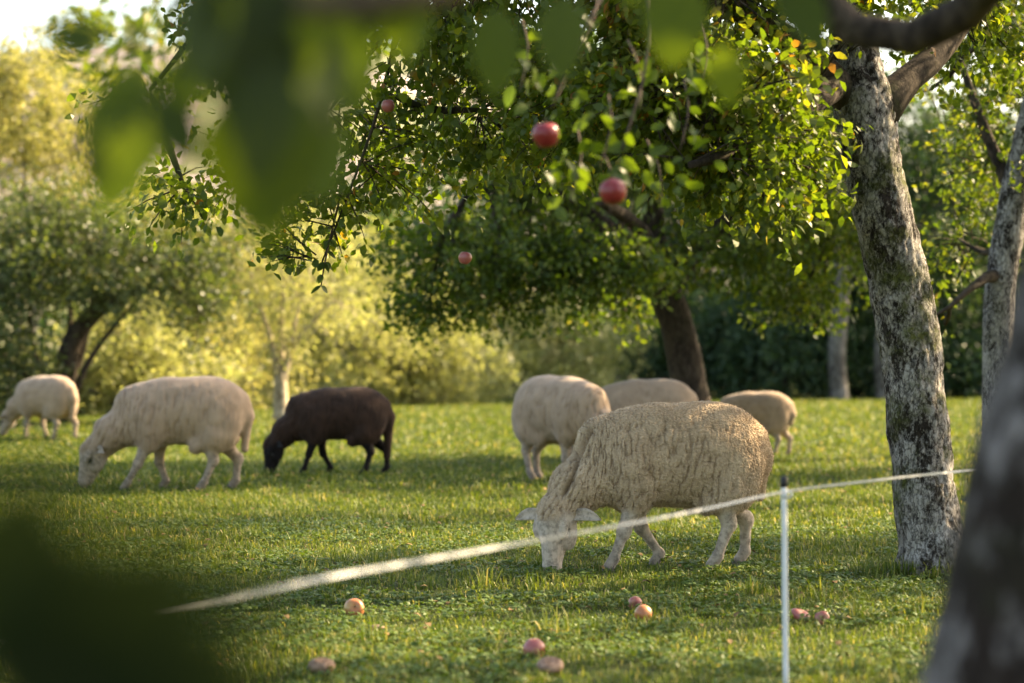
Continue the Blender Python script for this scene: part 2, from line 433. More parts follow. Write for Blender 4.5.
def make_tree(name, label, cat, base, limbs, clumps, leafmat, barkmat, leaf=.06, per=14, twig=.22, seed=0, group=None,
              droop=.35, gap=0.0, gapf=1.2, nseg=10, moss=0.3, lump=.08, lvshift=0.0, width=.55, twigs=True, trunk_seg=None, branch_name='trunk', conn=True, limbmat=None, plates=0.0, main_limbs_n=1):
    """limbs: list of rows [x,y,z,r]; clumps: (centre, radii, number of twigs)"""
    rng = np.random.default_rng(seed)
    base = np.asarray(base, float)
    root = thing(name, label, cat, base, 0, group)
    trunk = MB(); wood = MB() if limbmat is not None else trunk; samples = []
    for k, L in enumerate(limbs):
        L = np.asarray(L, float)
        seglen = np.linalg.norm(np.diff(L[:, :3], axis=0), axis=1).sum()
        Q = resample(L, max(5, int(seglen / ((.012 if plates else .05) if (k == 0 and trunk_seg) else .14))))
        ns = trunk_seg if (k == 0 and trunk_seg) else nseg
        Vt, Ft = tube(Q[:, :3] - base, np.maximum(Q[:, 3], .004), ns, True, lump, 5.0, seed + k, plates if k == 0 else 0)
        (trunk if k < main_limbs_n else wood).add(Vt, Ft, moss)
        samples.append(Q)
    SP = np.concatenate(samples)
    lm = MB(); tw = MB()
    for (c, r, nt_) in clumps:
        c = np.asarray(c, float); r = np.asarray(r, float)
        T = blob_points(c, r, nt_, rng)
        if gap > -1:
            g = noise3(T * gapf, seed + 40) + .35 * noise3(T * gapf * 2.7, seed + 41)
            T = T[g > gap]
        if len(T) == 0: continue
        # a bough from the nearest wood into the clump
        d2 = ((SP[:, :3] - c) ** 2).sum(1); q = SP[np.argmin(d2)]
        if conn and math.sqrt(d2.min()) > .25:
            mid = (q[:3] + c) / 2 + rng.normal(size=3) * .06 * np.linalg.norm(c - q[:3])
            B = resample(np.array([[*q[:3], min(q[3] * .6, .05)], [*mid, .022], [*c, .010]]), 9)
            Vt, Ft = tube(B[:, :3] - base, B[:, 3], 6, True, lump, 6, seed); wood.add(Vt, Ft, moss)
        else: B = q[None, :]
        CB = np.vstack([B[:, :3], SP[d2 < (1.1 * r.max()) ** 2][:, :3]]) if (d2 < (1.1 * r.max()) ** 2).any() else B[:, :3]
        near = CB[np.argmin(((T[:, None, :] - CB[None]) ** 2).sum(-1), axis=1)]
        out = unit(T - near + 1e-6)
        dirs = unit(out + .5 * rng.normal(size=T.shape) + np.array([0, 0, -droop]))
        if twigs:
            # thin three-sided twigs
            s = near + (T - near) * rng.uniform(0.05, .6, (len(T), 1)); e = T + dirs * twig
            mdl = (s + e) / 2 + np.array([0, 0, .05]) * np.linalg.norm(e - s, axis=1, keepdims=True)
            sd = unit(np.cross(e - s, rng.normal(size=e.shape))); sd2 = unit(np.cross(e - s, sd)); w_ = .0045
            a3 = [s + sd * w_, s + (-.5 * sd + .87 * sd2) * w_, s + (-.5 * sd - .87 * sd2) * w_]
            b3 = [mdl + (x - s) * .8 for x in a3]
            Vv = np.stack(a3 + b3 + [e], 1).reshape(-1, 3); o = (np.arange(len(T)) * 7)[:, None]
            f4 = np.concatenate([o + np.array([[i, (i + 1) % 3, 3 + (i + 1) % 3, 3 + i]]) for i in range(3)])
            f3 = np.concatenate([o + np.array([[3 + i, 3 + (i + 1) % 3, 6]]) for i in range(3)])
            wood.add(Vv - base, [f4, f3], moss * .5)
        m_ = rng.poisson(per, len(T)) + 2
        idx = np.repeat(np.arange(len(T)), m_)
        t_ = rng.uniform(-.3, 1, len(idx))[:, None]
        Cc = T[idx] + dirs[idx] * t_ * twig + rng.normal(size=(len(idx), 3)) * twig * .22
        Aa = unit(dirs[idx] * .5 + rng.normal(size=(len(idx), 3)) * .8 + np.array([0, 0, -droop]))
        lv = np.clip(rng.beta(2.0, 2.4, len(idx)) + lvshift + .22 * noise3(Cc * 1.3, seed + 7), 0, 1)
        Vl, Fl, al = leaves(Cc, Aa, leaf, rng, width, lv=lv)
        lm.add(Vl - base, Fl, al)
    link(branch_name, trunk.mesh(branch_name, barkmat), root)
    if limbmat is not None: link('branches', wood.mesh('branches', limbmat), root)
    if lm.n:
        cr = link('crown', lm.mesh('crown', leafmat, smooth=False), root); cr['kind'] = 'stuff'
    return root

# a single large leaf, used for the leaves that can be picked apart
def big_leaf(name, matr, width=.58, curl=.12, fold=.10, seed=0, serr=True, lv=.5):
    rng = np.random.default_rng(seed); n = 9
    V = []; F = []
    t = np.linspace(0, 1, n)
    prof = np.sin(np.pi * np.clip(t, 0, 1) ** .85) ** .8 * width / 2; prof[0] = .012; prof[-1] = .004
    for k in range(n):
        z = -curl * t[k] ** 2; h = prof[k]
        e = .012 * rng.normal() if serr else 0
        V += [[t[k], h + e, z + fold * h * 2], [t[k], 0, z], [t[k], -h - e, z + fold * h * 2]]
    for k in range(n - 1):
        a = 3 * k
        F += [[a, a + 1, a + 4, a + 3], [a + 1, a + 2, a + 5, a + 4]]
    # petiole
    V = np.array(V); F = np.array(F)
    Vt, Ft = tube(np.array([[-.28, 0, .03], [-.1, 0, .008], [.03, 0, 0]]), [.011, .010, .008], 5)
    b = MB(); b.add(V, F, lv); b.add(Vt, Ft, .2)
    return b.mesh(name, matr)

def put_leaf(name, me, parent, base, pos, axis, normal, size, flip=1):
    A = Vector(axis).normalized(); N = Vector(normal); N = (N - A * N.dot(A)).normalized(); S = N.cross(A)
    o = bpy.data.objects.new(name, me); COL.objects.link(o); o.parent = parent
    Mx = Matrix((A, S, N)).transposed().to_4x4()
    o.matrix_local = Matrix.Translation(Vector([float(v) for v in (np.asarray(pos) - np.asarray(base))])) @ Mx @ Matrix.Diagonal((size, size, size, 1))
    return o

# ------------------------------------------------------------------ sheep
def sd_ell(P, c, r):
    q = (P - np.asarray(c)); r = np.asarray(r, float)
    a_ = q / r; b_ = a_ / r
    k0 = np.sqrt(np.einsum('ij,ij->i', a_, a_)); k1 = np.sqrt(np.einsum('ij,ij->i', b_, b_))
    return np.where(k1 < 1e-9, -r.min(), k0 * (k0 - 1) / np.maximum(k1, 1e-9))
def sd_cap(P, a, b, ra, rb):
    a = np.asarray(a, float); b = np.asarray(b, float); ba = b - a
    t = np.clip(((P - a) @ ba) / (ba @ ba), 0, 1)
    q = P - a - t[:, None] * ba
    return np.sqrt(np.einsum('ij,ij->i', q, q)) - (ra + (rb - ra) * t)
def smin(a, b, k):
    h = np.clip(.5 + .5 * (b - a) / k, 0, 1); return b + (a - b) * h - k * h * (1 - h)

def surface_nets(f, o, h):
    s = f < 0
    nx, ny, nz = f.shape
    cs = np.zeros((nx - 1, ny - 1, nz - 1), int)
    sl = lambda d, n: slice(d, n - 1 + d)
    for d in np.ndindex(2, 2, 2): cs += s[sl(d[0], nx), sl(d[1], ny), sl(d[2], nz)]
    act = (cs > 0) & (cs < 8)
    I = np.argwhere(act); idx = -np.ones(act.shape, int); idx[act] = np.arange(len(I))
    acc = np.zeros((len(I), 3)); cnt = np.zeros(len(I))
    for d in np.ndindex(2, 2, 2):
        for ax in range(3):
            if d[ax]: continue
            e = list(d); e[ax] = 1
            fa = f[I[:, 0] + d[0], I[:, 1] + d[1], I[:, 2] + d[2]]; fb = f[I[:, 0] + e[0], I[:, 1] + e[1], I[:, 2] + e[2]]
            m_ = (fa < 0) != (fb < 0); t = np.where(m_, fa / (fa - fb + 1e-20), 0)
            q = np.array(d, float)[None].repeat(len(I), 0); q[:, ax] += t
            acc += q * m_[:, None]; cnt += m_
    V = (I + acc / cnt[:, None]) * h + o
    F = []
    for ax in range(3):
        a = [slice(1, -1)] * 3; b = [slice(1, -1)] * 3
        a[ax] = slice(0, -1); b[ax] = slice(1, None)
        s0 = s[tuple(a)]; s1 = s[tuple(b)]
        E = np.argwhere(s0 != s1); flip = s0[tuple(E.T)]
        off = np.array([1, 1, 1]); off[ax] = 0; E = E + off
        u, v = (ax + 1) % 3, (ax + 2) % 3
        c = []
        for du, dv in ((-1, -1), (0, -1), (0, 0), (-1, 0)):
            g = E.copy(); g[:, u] += du; g[:, v] += dv; c.append(idx[tuple(g.T)])
        q = np.stack(c, 1); q = np.where(flip[:, None], q, q[:, ::-1]); F.append(q)
    return V, np.concatenate(F)

def subdivide(V, F):
    n = len(V)
    E = np.sort(np.stack([F, np.roll(F, -1, 1)], -1).reshape(-1, 2), 1)
    U, inv = np.unique(E, axis=0, return_inverse=True); inv = inv.reshape(-1, 4)
    em = (V[U[:, 0]] + V[U[:, 1]]) / 2; fm = V[F].mean(1)
    e = inv + n; c = (np.arange(len(F)) + n + len(U))
    Q = [np.stack([F[:, k], e[:, k], c, e[:, (k - 1) % 4]], 1) for k in range(4)]
    return np.vstack([V, em, fm]), np.concatenate(Q)

def wool_material(name, wool_a, wool_b, hair, patch=(.45, .24, .09), sheen=.25):
    m, t, out = mat(name)
    tc = nd(t, 'ShaderNodeTexCoord')
    aw = nd(t, 'ShaderNodeAttribute', attribute_name='wool'); ah = nd(t, 'ShaderNodeAttribute', attribute_name='dark'); ap = nd(t, 'ShaderNodeAttribute', attribute_name='patch')
    acv = nd(t, 'ShaderNodeAttribute', attribute_name='cav')
    n1 = nd(t, 'ShaderNodeTexNoise', Scale=9.0, Detail=4.0, Roughness=.6); t.links.new(tc.outputs['Object'], n1.inputs['Vector'])
    n2 = nd(t, 'ShaderNodeTexNoise', Scale=170.0, Detail=3.0, Roughness=.6); t.links.new(tc.outputs['Object'], n2.inputs['Vector'])
    n3 = nd(t, 'ShaderNodeTexNoise', Scale=34.0, Detail=4.0, Roughness=.65); t.links.new(tc.outputs['Object'], n3.inputs['Vector'])
    rw = ramp(t, [(.32, wool_b), (.68, wool_a)]); t.links.new(n1.outputs['Fac'], rw.inputs['Fac'])
    # colour follows the relief: darker deep in the fleece, lighter at the tips
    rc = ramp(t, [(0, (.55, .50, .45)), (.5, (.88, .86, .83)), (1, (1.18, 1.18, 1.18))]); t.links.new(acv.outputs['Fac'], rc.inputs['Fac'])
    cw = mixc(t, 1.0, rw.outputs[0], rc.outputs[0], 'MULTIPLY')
    cw = mixc(t, ap.outputs['Fac'], cw, patch)
    rh = ramp(t, [(.36, tuple(c * .50 for c in hair)), (.56, hair)]); t.links.new(n3.outputs['Fac'], rh.inputs['Fac'])
    c = mixc(t, aw.outputs['Fac'], rh.outputs[0], cw)
    c = mixc(t, ah.outputs['Fac'], c, (.03, .024, .02))
    p = nd(t, 'ShaderNodeBsdfPrincipled', Roughness=.92); p.inputs['Specular IOR Level'].default_value = .15
    p.inputs['Sheen Weight'].default_value = sheen; p.inputs['Sheen Roughness'].default_value = .5
    t.links.new(c, p.inputs['Base Color'])
    b = nd(t, 'ShaderNodeBump', Strength=.55, Distance=.004); t.links.new(n2.outputs['Fac'], b.inputs['Height']); t.links.new(b.outputs[0], p.inputs['Normal'])
    t.links.new(p.outputs[0], out.inputs['Surface'])
    return m
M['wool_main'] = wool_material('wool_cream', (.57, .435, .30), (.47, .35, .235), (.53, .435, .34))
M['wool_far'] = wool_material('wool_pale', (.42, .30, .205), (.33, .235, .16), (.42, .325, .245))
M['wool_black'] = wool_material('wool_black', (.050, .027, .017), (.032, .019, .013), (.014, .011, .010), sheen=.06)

def make_sheep(label, loc, rotz, scale, hind, front, poll, nose, forehead, wm, fine=0, groove=False, tail_low=.33, tail_r=.034,
               patch=None, hoof='hoof', seed=1, black=False, neck_side=0.0, belly=0.0, fibres=0, hs=1.22):
    """sheep with its head down.  hind/front: x of the left and right foot; poll: neck end; nose / forehead: head directions (local, x forward, y left)"""
    poll = np.asarray(poll, float); nn = unit(np.asarray(nose, float)); ff = np.asarray(forehead, float); ff = unit(ff - nn * (ff @ nn)); ee = np.cross(nn, ff)
    HS = hs
    hp = lambda a, b_, c: poll + HS * (nn * a + ff * b_ + ee * c)
    wool = []; hair = []
    W = lambda fn, k=.05: wool.append((fn, k)); Hh = lambda fn, k=.03: hair.append((fn, k))
    W(lambda P: sd_ell(P, (-.20, 0, .535), (.245, .168, .225)))
    W(lambda P: sd_ell(P, (-.01, 0, .532 - belly * .3), (.31, .186 + belly * .3, .226 + belly * .3)), .09)
    W(lambda P: sd_ell(P, (.22, 0, .502), (.21, .158, .197)), .10)
    W(lambda P: sd_cap(P, (.12, 0, .640), (.365, 0, .605), .10, .092), .09)
    nm = np.array([.33 * .35 + poll[0] * .65, poll[1] * .45 + neck_side, .60 * .35 + poll[2] * .65])
    W(lambda P: sd_cap(P, (.28, 0, .48), nm + np.array([-.02, 0, -.02]), .165, .112), .09)
    W(lambda P: sd_cap(P, nm + np.array([-.02, 0, -.02]), hp(.02, -.035, 0), .112, .076), .06)
    for s, fx in ((1, hind[0]), (-1, hind[1])):
        W(lambda P, s=s: sd_ell(P, (-.24, s * .098, .435), (.148, .082, .18)), .05)
        W(lambda P, s=s: sd_cap(P, (-.21, s * .11, .36), (-.245 + (fx + .3) * .35, s * .105, .295), .08, .050), .05)
    for s, fx in ((1, front[0]), (-1, front[1])):
        W(lambda P, s=s: sd_ell(P, (.215, s * .105, .42), (.10, .07, .16)), .07)
        W(lambda P, s=s, fx=fx: sd_cap(P, (.205, s * .108, .38), (.19 + (fx - .19) * .2, s * .105, .318), .06, .046), .05)
    W(lambda P: sd_cap(P, (-.405, 0, .61), (-.43, 0, .50), .03, tail_r), .05)
    W(lambda P: sd_cap(P, (-.43, 0, .50), (-.408, 0, tail_low), tail_r, tail_r * .75), .04)
    W(lambda P: sd_ell(P, hp(.012, .0, 0), (.078, .078, .078)), .04)
    W(lambda P: sd_ell(P, hp(.035, .028, 0), (.05, .05, .05)), .03)          # woolly poll
    hooves = []
    for s, fx in ((1, hind[0]), (-1, hind[1])):
        st = np.array([-.245 + (fx + .3) * .35, s * .105, .315]); hk = np.array([fx - .035 + (-.27 - fx) * .25, s * .10, .205])
        fe = np.array([fx - .008, s * .10, .062]); ft = np.array([fx + .022, s * .10, .022])
        Hh(lambda P, a=st, b=hk: sd_cap(P, a, b, .058, .031), .03); Hh(lambda P, a=hk, b=fe: sd_cap(P, a, b, .029, .0225), .02)
        Hh(lambda P, a=hk: sd_ell(P, a + np.array([-.010, 0, .010]), (.027, .022, .038)), .02)
        Hh(lambda P, a=fe, b=ft: sd_cap(P, a, b, .026, .027), .015); hooves.append(ft)
    for s, fx in ((1, front[0]), (-1, front[1])):
        el = np.array([.19 + (fx - .19) * .2, s * .105, .335]); kn = np.array([.195 + (fx - .195) * .5 + .012, s * .10, .185])
        fe = np.array([fx - .006, s * .10, .06]); ft = np.array([fx + .02, s * .10, .02])
        Hh(lambda P, a=el, b=kn: sd_cap(P, a, b, .050, .029)); Hh(lambda P, a=kn, b=fe: sd_cap(P, a, b, .0265, .020), .02)
        Hh(lambda P, a=kn: sd_ell(P, a, (.030, .028, .036)), .015)
        Hh(lambda P, a=fe, b=ft: sd_cap(P, a, b, .0245, .0255), .015); hooves.append(ft)
    # head
    def ellh(P, c, r):   # ellipsoid in the head's frame
        q = P - hp(*c); return sd_ell(np.stack([q @ nn, q @ ff, q @ ee], 1), (0, 0, 0), HS * np.asarray(r))
    Hh(lambda P: ellh(P, (.045, -.012, 0), (.085, .066, .068)), .02)
    Hh(lambda P: sd_cap(P, hp(.06, .008, 0), hp(.20, .000, 0), .045 * HS, .027 * HS), .03)
    Hh(lambda P: sd_cap(P, hp(.07, .035, 0), hp(.20, .018, 0), .018 * HS, .013 * HS), .03)      # bridge of the nose
    Hh(lambda P: ellh(P, (.208, -.004, 0), (.030, .029, .031)), .02)
    Hh(lambda P: sd_cap(P, hp(.07, -.055, 0), hp(.20, -.024, 0), .034 * HS, .019 * HS), .03)
    for s in (1, -1):
        Hh(lambda P, s=s: ellh(P, (.072, .024, s * .048), (.034, .014, .017)), .012)   # brow
        Hh(lambda P, s=s: ellh(P, (.090, -.036, s * .040), (.050, .040, .022)), .02)   # cheek
    lo = np.array([-.56, -.34, -.03]); hi = np.array([max(.62, poll[0] + .32), .34, .86])
    lo = np.minimum(lo, np.minimum(poll, hp(.25, 0, 0)) - .13); hi = np.maximum(hi, np.maximum(poll, hp(.25, 0, 0)) + .13)
    def parts(P):
        w = None; h = None
        for fn, k in wool:
            d = fn(P); w = d if w is None else smin(w, d, k)
        for fn, k in hair:
            d = fn(P); h = d if h is None else smin(h, d, k)
        return w, h
    def field(P):
        w, h = parts(P); d = smin(w, h, .018)
        for s in (1, -1):
            d = np.maximum(d, -ellh(P, (.238, .010, s * .014), (.010, .006, .006)))          # nostrils
            d = np.maximum(d, -ellh(P, (.092, .008, s * .060), (.020, .013, .011)))          # eye sockets
            d = np.maximum(d, -ellh(P, (.215, -.026, s * .020), (.035, .0035, .03)))         # mouth line
        return d
    h = .0145 if fine > 1 else .018
    shp = np.ceil((hi - lo) / h).astype(int) + 1
    G = np.stack(np.meshgrid(*[lo[k] + np.arange(shp[k]) * h for k in range(3)], indexing='ij'), -1).reshape(-1, 3)
    f = np.concatenate([field(G[i:i + 200000]) for i in range(0, len(G), 200000)]).reshape(shp)
    V, F = surface_nets(f, lo, h)
    def grad(P, e=.003):
        k4 = np.array([[1, -1, -1], [-1, -1, 1], [-1, 1, -1], [1, 1, 1]], float)
        return unit(sum(k[None] * field(P + k * e)[:, None] for k in k4))
    for _ in range(fine):
        V, F = subdivide(V, F)
    N = grad(V)
    for _ in range(2):
        V = V - N * np.clip(field(V), -.006, .006)[:, None]
    N = grad(V)
    w, hh = parts(V)
    wm_ = sstep(-.012, .012, hh - w)
    ah = (V - poll) @ nn
    onhead = np.exp(-np.maximum(((V - hp(.1, 0, 0)) ** 2).sum(1) - .02, 0) * 120)
    cav = np.full(len(V), .6)
    # fleece relief: short upright grooves between locks, over small round curl tips
    axis_t = sstep(.25, .5, V[:, 0])                                 # 0 on the body, 1 on the neck
    flank = sstep(.78, .58, V[:, 2]) * sstep(-.45, -.05, V[:, 0])
    amt = np.clip(.18 + .8 * flank + .5 * axis_t, 0, 1.2)
    wp = V + .004 * np.stack([noise3(V * 45, seed + k) for k in (1, 2, 3)], 1)
    u = wp[:, 0] + wp[:, 2] * (.08 + .42 * axis_t)                   # grooves lean forward on the neck
    v = wp[:, 2] - wp[:, 0] * (.5 * axis_t)
    f1 = 56 if fine > 1 else 36
    lock = worley(np.stack([u * f1, wp[:, 1] * f1 * .55, v * f1 * .30], 1), seed + 6)
    groove_ = sstep(.50, .85, lock)                                  # the gaps between long upright locks
    rel = -.0062 * groove_ * amt + .004 * (.4 - lock) * amt
    if fine > 1:
        nub = worley(wp * np.array([118, 118, 100]), seed + 31)
        rel = rel + .0105 * (.50 - nub) * (1.15 - .35 * flank) + .0012 * noise3(V * 150, seed + 9)
    else: rel = rel * 1.0
    rel = rel + .004 * noise3(V * 14, seed + 13)
    disp = rel * wm_
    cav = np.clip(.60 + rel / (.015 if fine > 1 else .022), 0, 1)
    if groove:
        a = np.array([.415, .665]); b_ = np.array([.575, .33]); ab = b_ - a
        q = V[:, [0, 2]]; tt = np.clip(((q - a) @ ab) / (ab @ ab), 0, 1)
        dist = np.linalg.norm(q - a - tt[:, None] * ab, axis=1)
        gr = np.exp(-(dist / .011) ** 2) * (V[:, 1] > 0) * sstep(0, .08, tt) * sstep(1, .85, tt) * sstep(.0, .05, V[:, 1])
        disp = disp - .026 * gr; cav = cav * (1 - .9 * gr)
    # short-haired skin: slight unevenness
    disp = disp + (1 - wm_) * .0018 * noise3(V * 60, seed + 12)
    V = V + N * disp[:, None]
    dk = np.zeros(len(V))
    for s in (1, -1):
        dk = np.maximum(dk, np.exp(-(np.linalg.norm(V - hp(.238, .010, s * .014), axis=1) / .014) ** 2) * .9)
        dk = np.maximum(dk, np.exp(-(np.linalg.norm(V - hp(.092, .008, s * .054), axis=1) / .021) ** 2) * .9)
        dk = np.maximum(dk, np.exp(-(np.linalg.norm(V - hp(.118, .016, s * .044), axis=1) / .013) ** 2) * .45)
    dk = np.maximum(dk, np.exp(-(np.abs((V - hp(.225, -.026, 0)) @ ff) / .004) ** 2) * (ah > .185 * HS) * .7)
    dk = np.maximum(dk, (1 - wm_) * np.clip(.30 * sstep(.20, .02, V[:, 2]) + .35 * noise3(V * 26, seed + 15) * sstep(.3, .1, V[:, 2]), 0, .5) * (V[:, 0] < .45))
    pt = np.zeros(len(V))
    if patch is not None:
        for c_, r_ in patch:
            q = (V - np.asarray(c_)) / np.asarray(r_)
            pt = np.maximum(pt, sstep(1.1, .35, np.linalg.norm(q, axis=1) + .5 * noise3(V * 22, seed + 20)) * .75)
    if black:
        wm_ = wm_ * sstep(.62, .45, V[:, 0])
        pass
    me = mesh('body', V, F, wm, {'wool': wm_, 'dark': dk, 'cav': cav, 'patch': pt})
    root = thing('sheep', label, 'sheep', loc, rotz, 'sheep grazing on the orchard meadow')
    root.scale = (scale,) * 3
    link('body', me, root)
    # fleece tips that stand off the skin
    if fibres:
        rng = np.random.default_rng(seed)
        pick = rng.choice(len(V), fibres, p=wm_ / wm_.sum())
        b0 = V[pick] + rng.normal(size=(fibres, 3)) * .002; d0 = unit(N[pick] + .55 * rng.normal(size=(fibres, 3)) + np.array([-.05, 0, -.25]))
        sd = unit(np.cross(d0, rng.normal(size=d0.shape))); L = rng.uniform(.006, .013, fibres)[:, None]; w_ = .00055
        b0 = b0 - N[pick] * .002
        m1 = b0 + d0 * L * .6 + sd * L * .15
        tip = b0 + d0 * L * .9 - np.array([0, 0, 1]) * L * .25
        sv = unit(np.cross(d0, sd))
        Vf = np.stack([b0 - sv * w_, b0 + sv * w_, m1 + sv * w_, m1 - sv * w_, tip], 1).reshape(-1, 3); o = (np.arange(fibres) * 5)[:, None]
        n5 = fibres * 5
        fl = link('fleece', mesh('fleece', Vf, [o + np.array([[0, 1, 2, 3]]), o + np.array([[3, 2, 4]])], wm,
                  {'wool': np.ones(n5), 'dark': np.zeros(n5), 'cav': np.repeat(np.clip(cav[pick], 0, .8), 5), 'patch': np.repeat(pt[pick], 5)}), root)
        fl['kind'] = 'stuff'
    # eyes
    Ve, Fe = lathe(np.array([(.0005, -.0095), (.005, -.008), (.0085, -.004), (.0095, 0), (.0085, .004), (.005, .008), (.0005, .0095)]) * 1.45, 12)
    eye_me = mesh('eye', Ve, Fe, M['eye'])
    for s in (1, -1):
        link('eye', eye_me, root, hp(.092, .010, s * .0495))
    # ears: cupped paddles
    for s in (1, -1):
        d = unit(ee * s + ff * -.10 + nn * (.12 if s > 0 else .10)); b0 = hp(.030, -.015, s * .050)
        n_ = 9; VV = []; t_ = np.linspace(0, 1, n_); wv = np.interp(t_, [0, .18, .5, .8, 1], [.018, .027, .028, .019, .003])
        cr = unit(np.cross(d, ff)); outn = np.cross(cr, d)
        for k in range(n_):
            cpt = b0 + d * .155 * t_[k] + np.array([0, 0, .018]) * np.sin(3.0 * t_[k])
            for a_ in np.linspace(-1, 1, 5):
                VV.append(cpt + cr * wv[k] * a_ + outn * (.016 * a_ * a_ * (1 - .4 * t_[k]) - .004) + outn * .004 * (1 - t_[k]))
            for a_ in np.linspace(1, -1, 5):
                VV.append(cpt + cr * wv[k] * a_ * 1.04 + outn * (.016 * a_ * a_ * (1 - .4 * t_[k]) - .004) - outn * .006 * (1.1 - t_[k]))
        VV = np.array(VV); i = np.arange(n_ - 1)[:, None] * 10; j = np.arange(10)[None, :]; j2 = (j + 1) % 10
        FF = np.stack([i + j, i + j2, i + 10 + j2, i + 10 + j], -1).reshape(-1, 4)
        z = np.zeros(len(VV)); link('ear', mesh('ear', VV, FF, wm, {'wool': z, 'dark': z, 'cav': z + .6, 'patch': z}), root)
    # cloven hooves
    Vh, Fh = [], []
    b = MB()
    for s in (1, -1):
        prof = np.array([[-.020, .0, .042, .012], [.0, 0, .036, .013], [.020, 0, .018, .012], [.034, 0, .006, .006]])
        for k in range(1):
            top = prof; 
            VV = []
            for (x, _, z, hw) in prof:
                VV += [[x, s * .013 - hw, -.002], [x, s * .013 + hw, -.002], [x, s * .013 + hw * .8, z], [x, s * .013 - hw * .8, z]]
            i = np.arange(3)[:, None] * 4; j = np.arange(4)[None, :]; j2 = (j + 1) % 4
            b.add(VV, [np.stack([i + j, i + j2, i + 4 + j2, i + 4 + j], -1).reshape(-1, 4), np.array([[3, 2, 1, 0], [12, 13, 14, 15]])])
    hm = b.mesh('hoof', M[hoof])
    for ft in hooves: link('hoof', hm, root, (ft[0], ft[1], 0.0))
    return root

def sheep_at(label, px, d, heading, scale, **kw):
    x = (px - 512) / FPX * d
    return make_sheep(label, (x, d, g1(x, d) - .004), R(heading), scale, **kw)

HEADL = dict(poll=(.60, .02, .30), nose=(.42, .05, -.9), forehead=(.9, .1, .42))
sheep_at('large cream sheep grazing in front behind the fence tape, face turned to the viewer', 675, 11.17, 193, 1.0,
         hind=(-.167, -.365), front=(.325, .05), poll=(.585, .06, .297), nose=(.10, .14, -.97), forehead=(.66, .72, .2), wm=M['wool_main'],
         fine=2, groove=True, seed=3, fibres=70000, neck_side=.0, hs=1.36, belly=.04)
sheep_at('broad cream sheep grazing side-on at left, in front of the yellow bushes', 184, 17.2, 180, 1.06,
         hind=(-.14, -.33), front=(.37, .14), poll=(.60, .04, .30), nose=(.22, .18, -.9), forehead=(.9, .35, .3), wm=M['wool_far'], fine=1, seed=11, tail_low=.28)
sheep_at('black-brown sheep grazing below the slender pale tree', 340, 18.95, 182, .90,
         hind=(-.22, -.40), front=(.31, .09), poll=(.58, .03, .29), nose=(.12, .12, -.95), forehead=(.93, .3, .2), wm=M['wool_black'], fine=1, seed=21,
         tail_low=.16, tail_r=.045, hoof='hoof_black')
sheep_at('farthest cream sheep cut by the left edge, its rump and tail turned to the viewer', 47, 25.6, 146, .90,
         hind=(-.2, -.34), front=(.25, .12), wm=M['wool_far'], fine=0, seed=31, tail_low=.27, tail_r=.04, **HEADL)
sheep_at('cream sheep turned half towards the viewer, hind legs showing left of the front sheep', 559, 18.1, -50, 1.03,
         hind=(-.36, -.20), front=(.24, .16), wm=M['wool_far'], fine=1, seed=41, belly=.04, **HEADL)
sheep_at('pale sheep half hidden behind the front sheep, by the dark apple trunk', 647, 20.6, 176, .95,
         hind=(-.2, -.32), front=(.24, .12), wm=M['wool_far'], fine=0, seed=51, **HEADL)
sheep_at('small cream sheep at the right, rump and hind leg showing past the front sheep', 757, 22.6, 160, .79,
         hind=(-.24, -.36), front=(.24, .12), wm=M['wool_far'], fine=0, seed=61, tail_low=.38, **HEADL)

# ------------------------------------------------------------------ trees
def L_(*rows):
    """rows (px, py, d, radius m) -> world rows"""
    return np.array([[*PX(a, b, d), r] for a, b, d, r in rows])
def CL(px, py, d, rx, ry, rz, n): return (PX(px, py, d), (rx, ry, rz), n)

# --- the apple tree at right, in the focal plane
tb = PX(934, 575, 10.9); tb[2] = g1(tb[0], tb[1]) - .02
main_limbs = [
    np.vstack([[*(tb - [0, 0, .05]), .27], [*(tb + [0, 0, .05]), .19], [tb[0] - .0, tb[1], tb[2] + .16, .158], L_((926, 500, 10.9, .145), (908, 330, 10.9, .138), (880, 200, 10.9, .132), (864, 110, 10.9, .134), (853, 40, 10.95, .105), (848, -40, 11.1, .085), (842, -120, 11.3, .07), (800, -260, 11.5, .04))]),
    L_((868, 125, 10.9, .11), (838, 85, 10.85, .075), (800, 48, 10.7, .06), (740, 10, 10.5, .055), (640, -50, 10.3, .045), (520, -60, 10.4, .035), (400, 20, 10.9, .014), (330, 110, 11.1, .006)),
    L_((872, 120, 10.9, .11), (905, 82, 11.0, .07), (945, 45, 11.2, .06), (990, -30, 11.4, .05), (1040, -130, 11.6, .03)),
    L_((740, 10, 10.5, .05), (690, -50, 9.2, .03), (640, -60, 7.8, .012), (590, 20, 7.0, .005), (555, 95, 6.7, .003)),
    L_((640, -60, 7.8, .010), (648, 50, 7.1, .005), (622, 150, 6.8, .003)),
    L_((520, -60, 10.4, .03), (380, -70, 10.8, .025), (240, -10, 11.1, .018), (150, 90, 11.3, .010)),
    L_((838, 85, 10.85, .06), (790, 120, 10.2, .04), (740, 150, 9.8, .028), (690, 165, 9.6, .015)),
    L_((400, 20, 10.9, .012), (378, 110, 11.0, .008), (352, 185, 11.05, .006), (322, 262, 11.05, .004)),
]
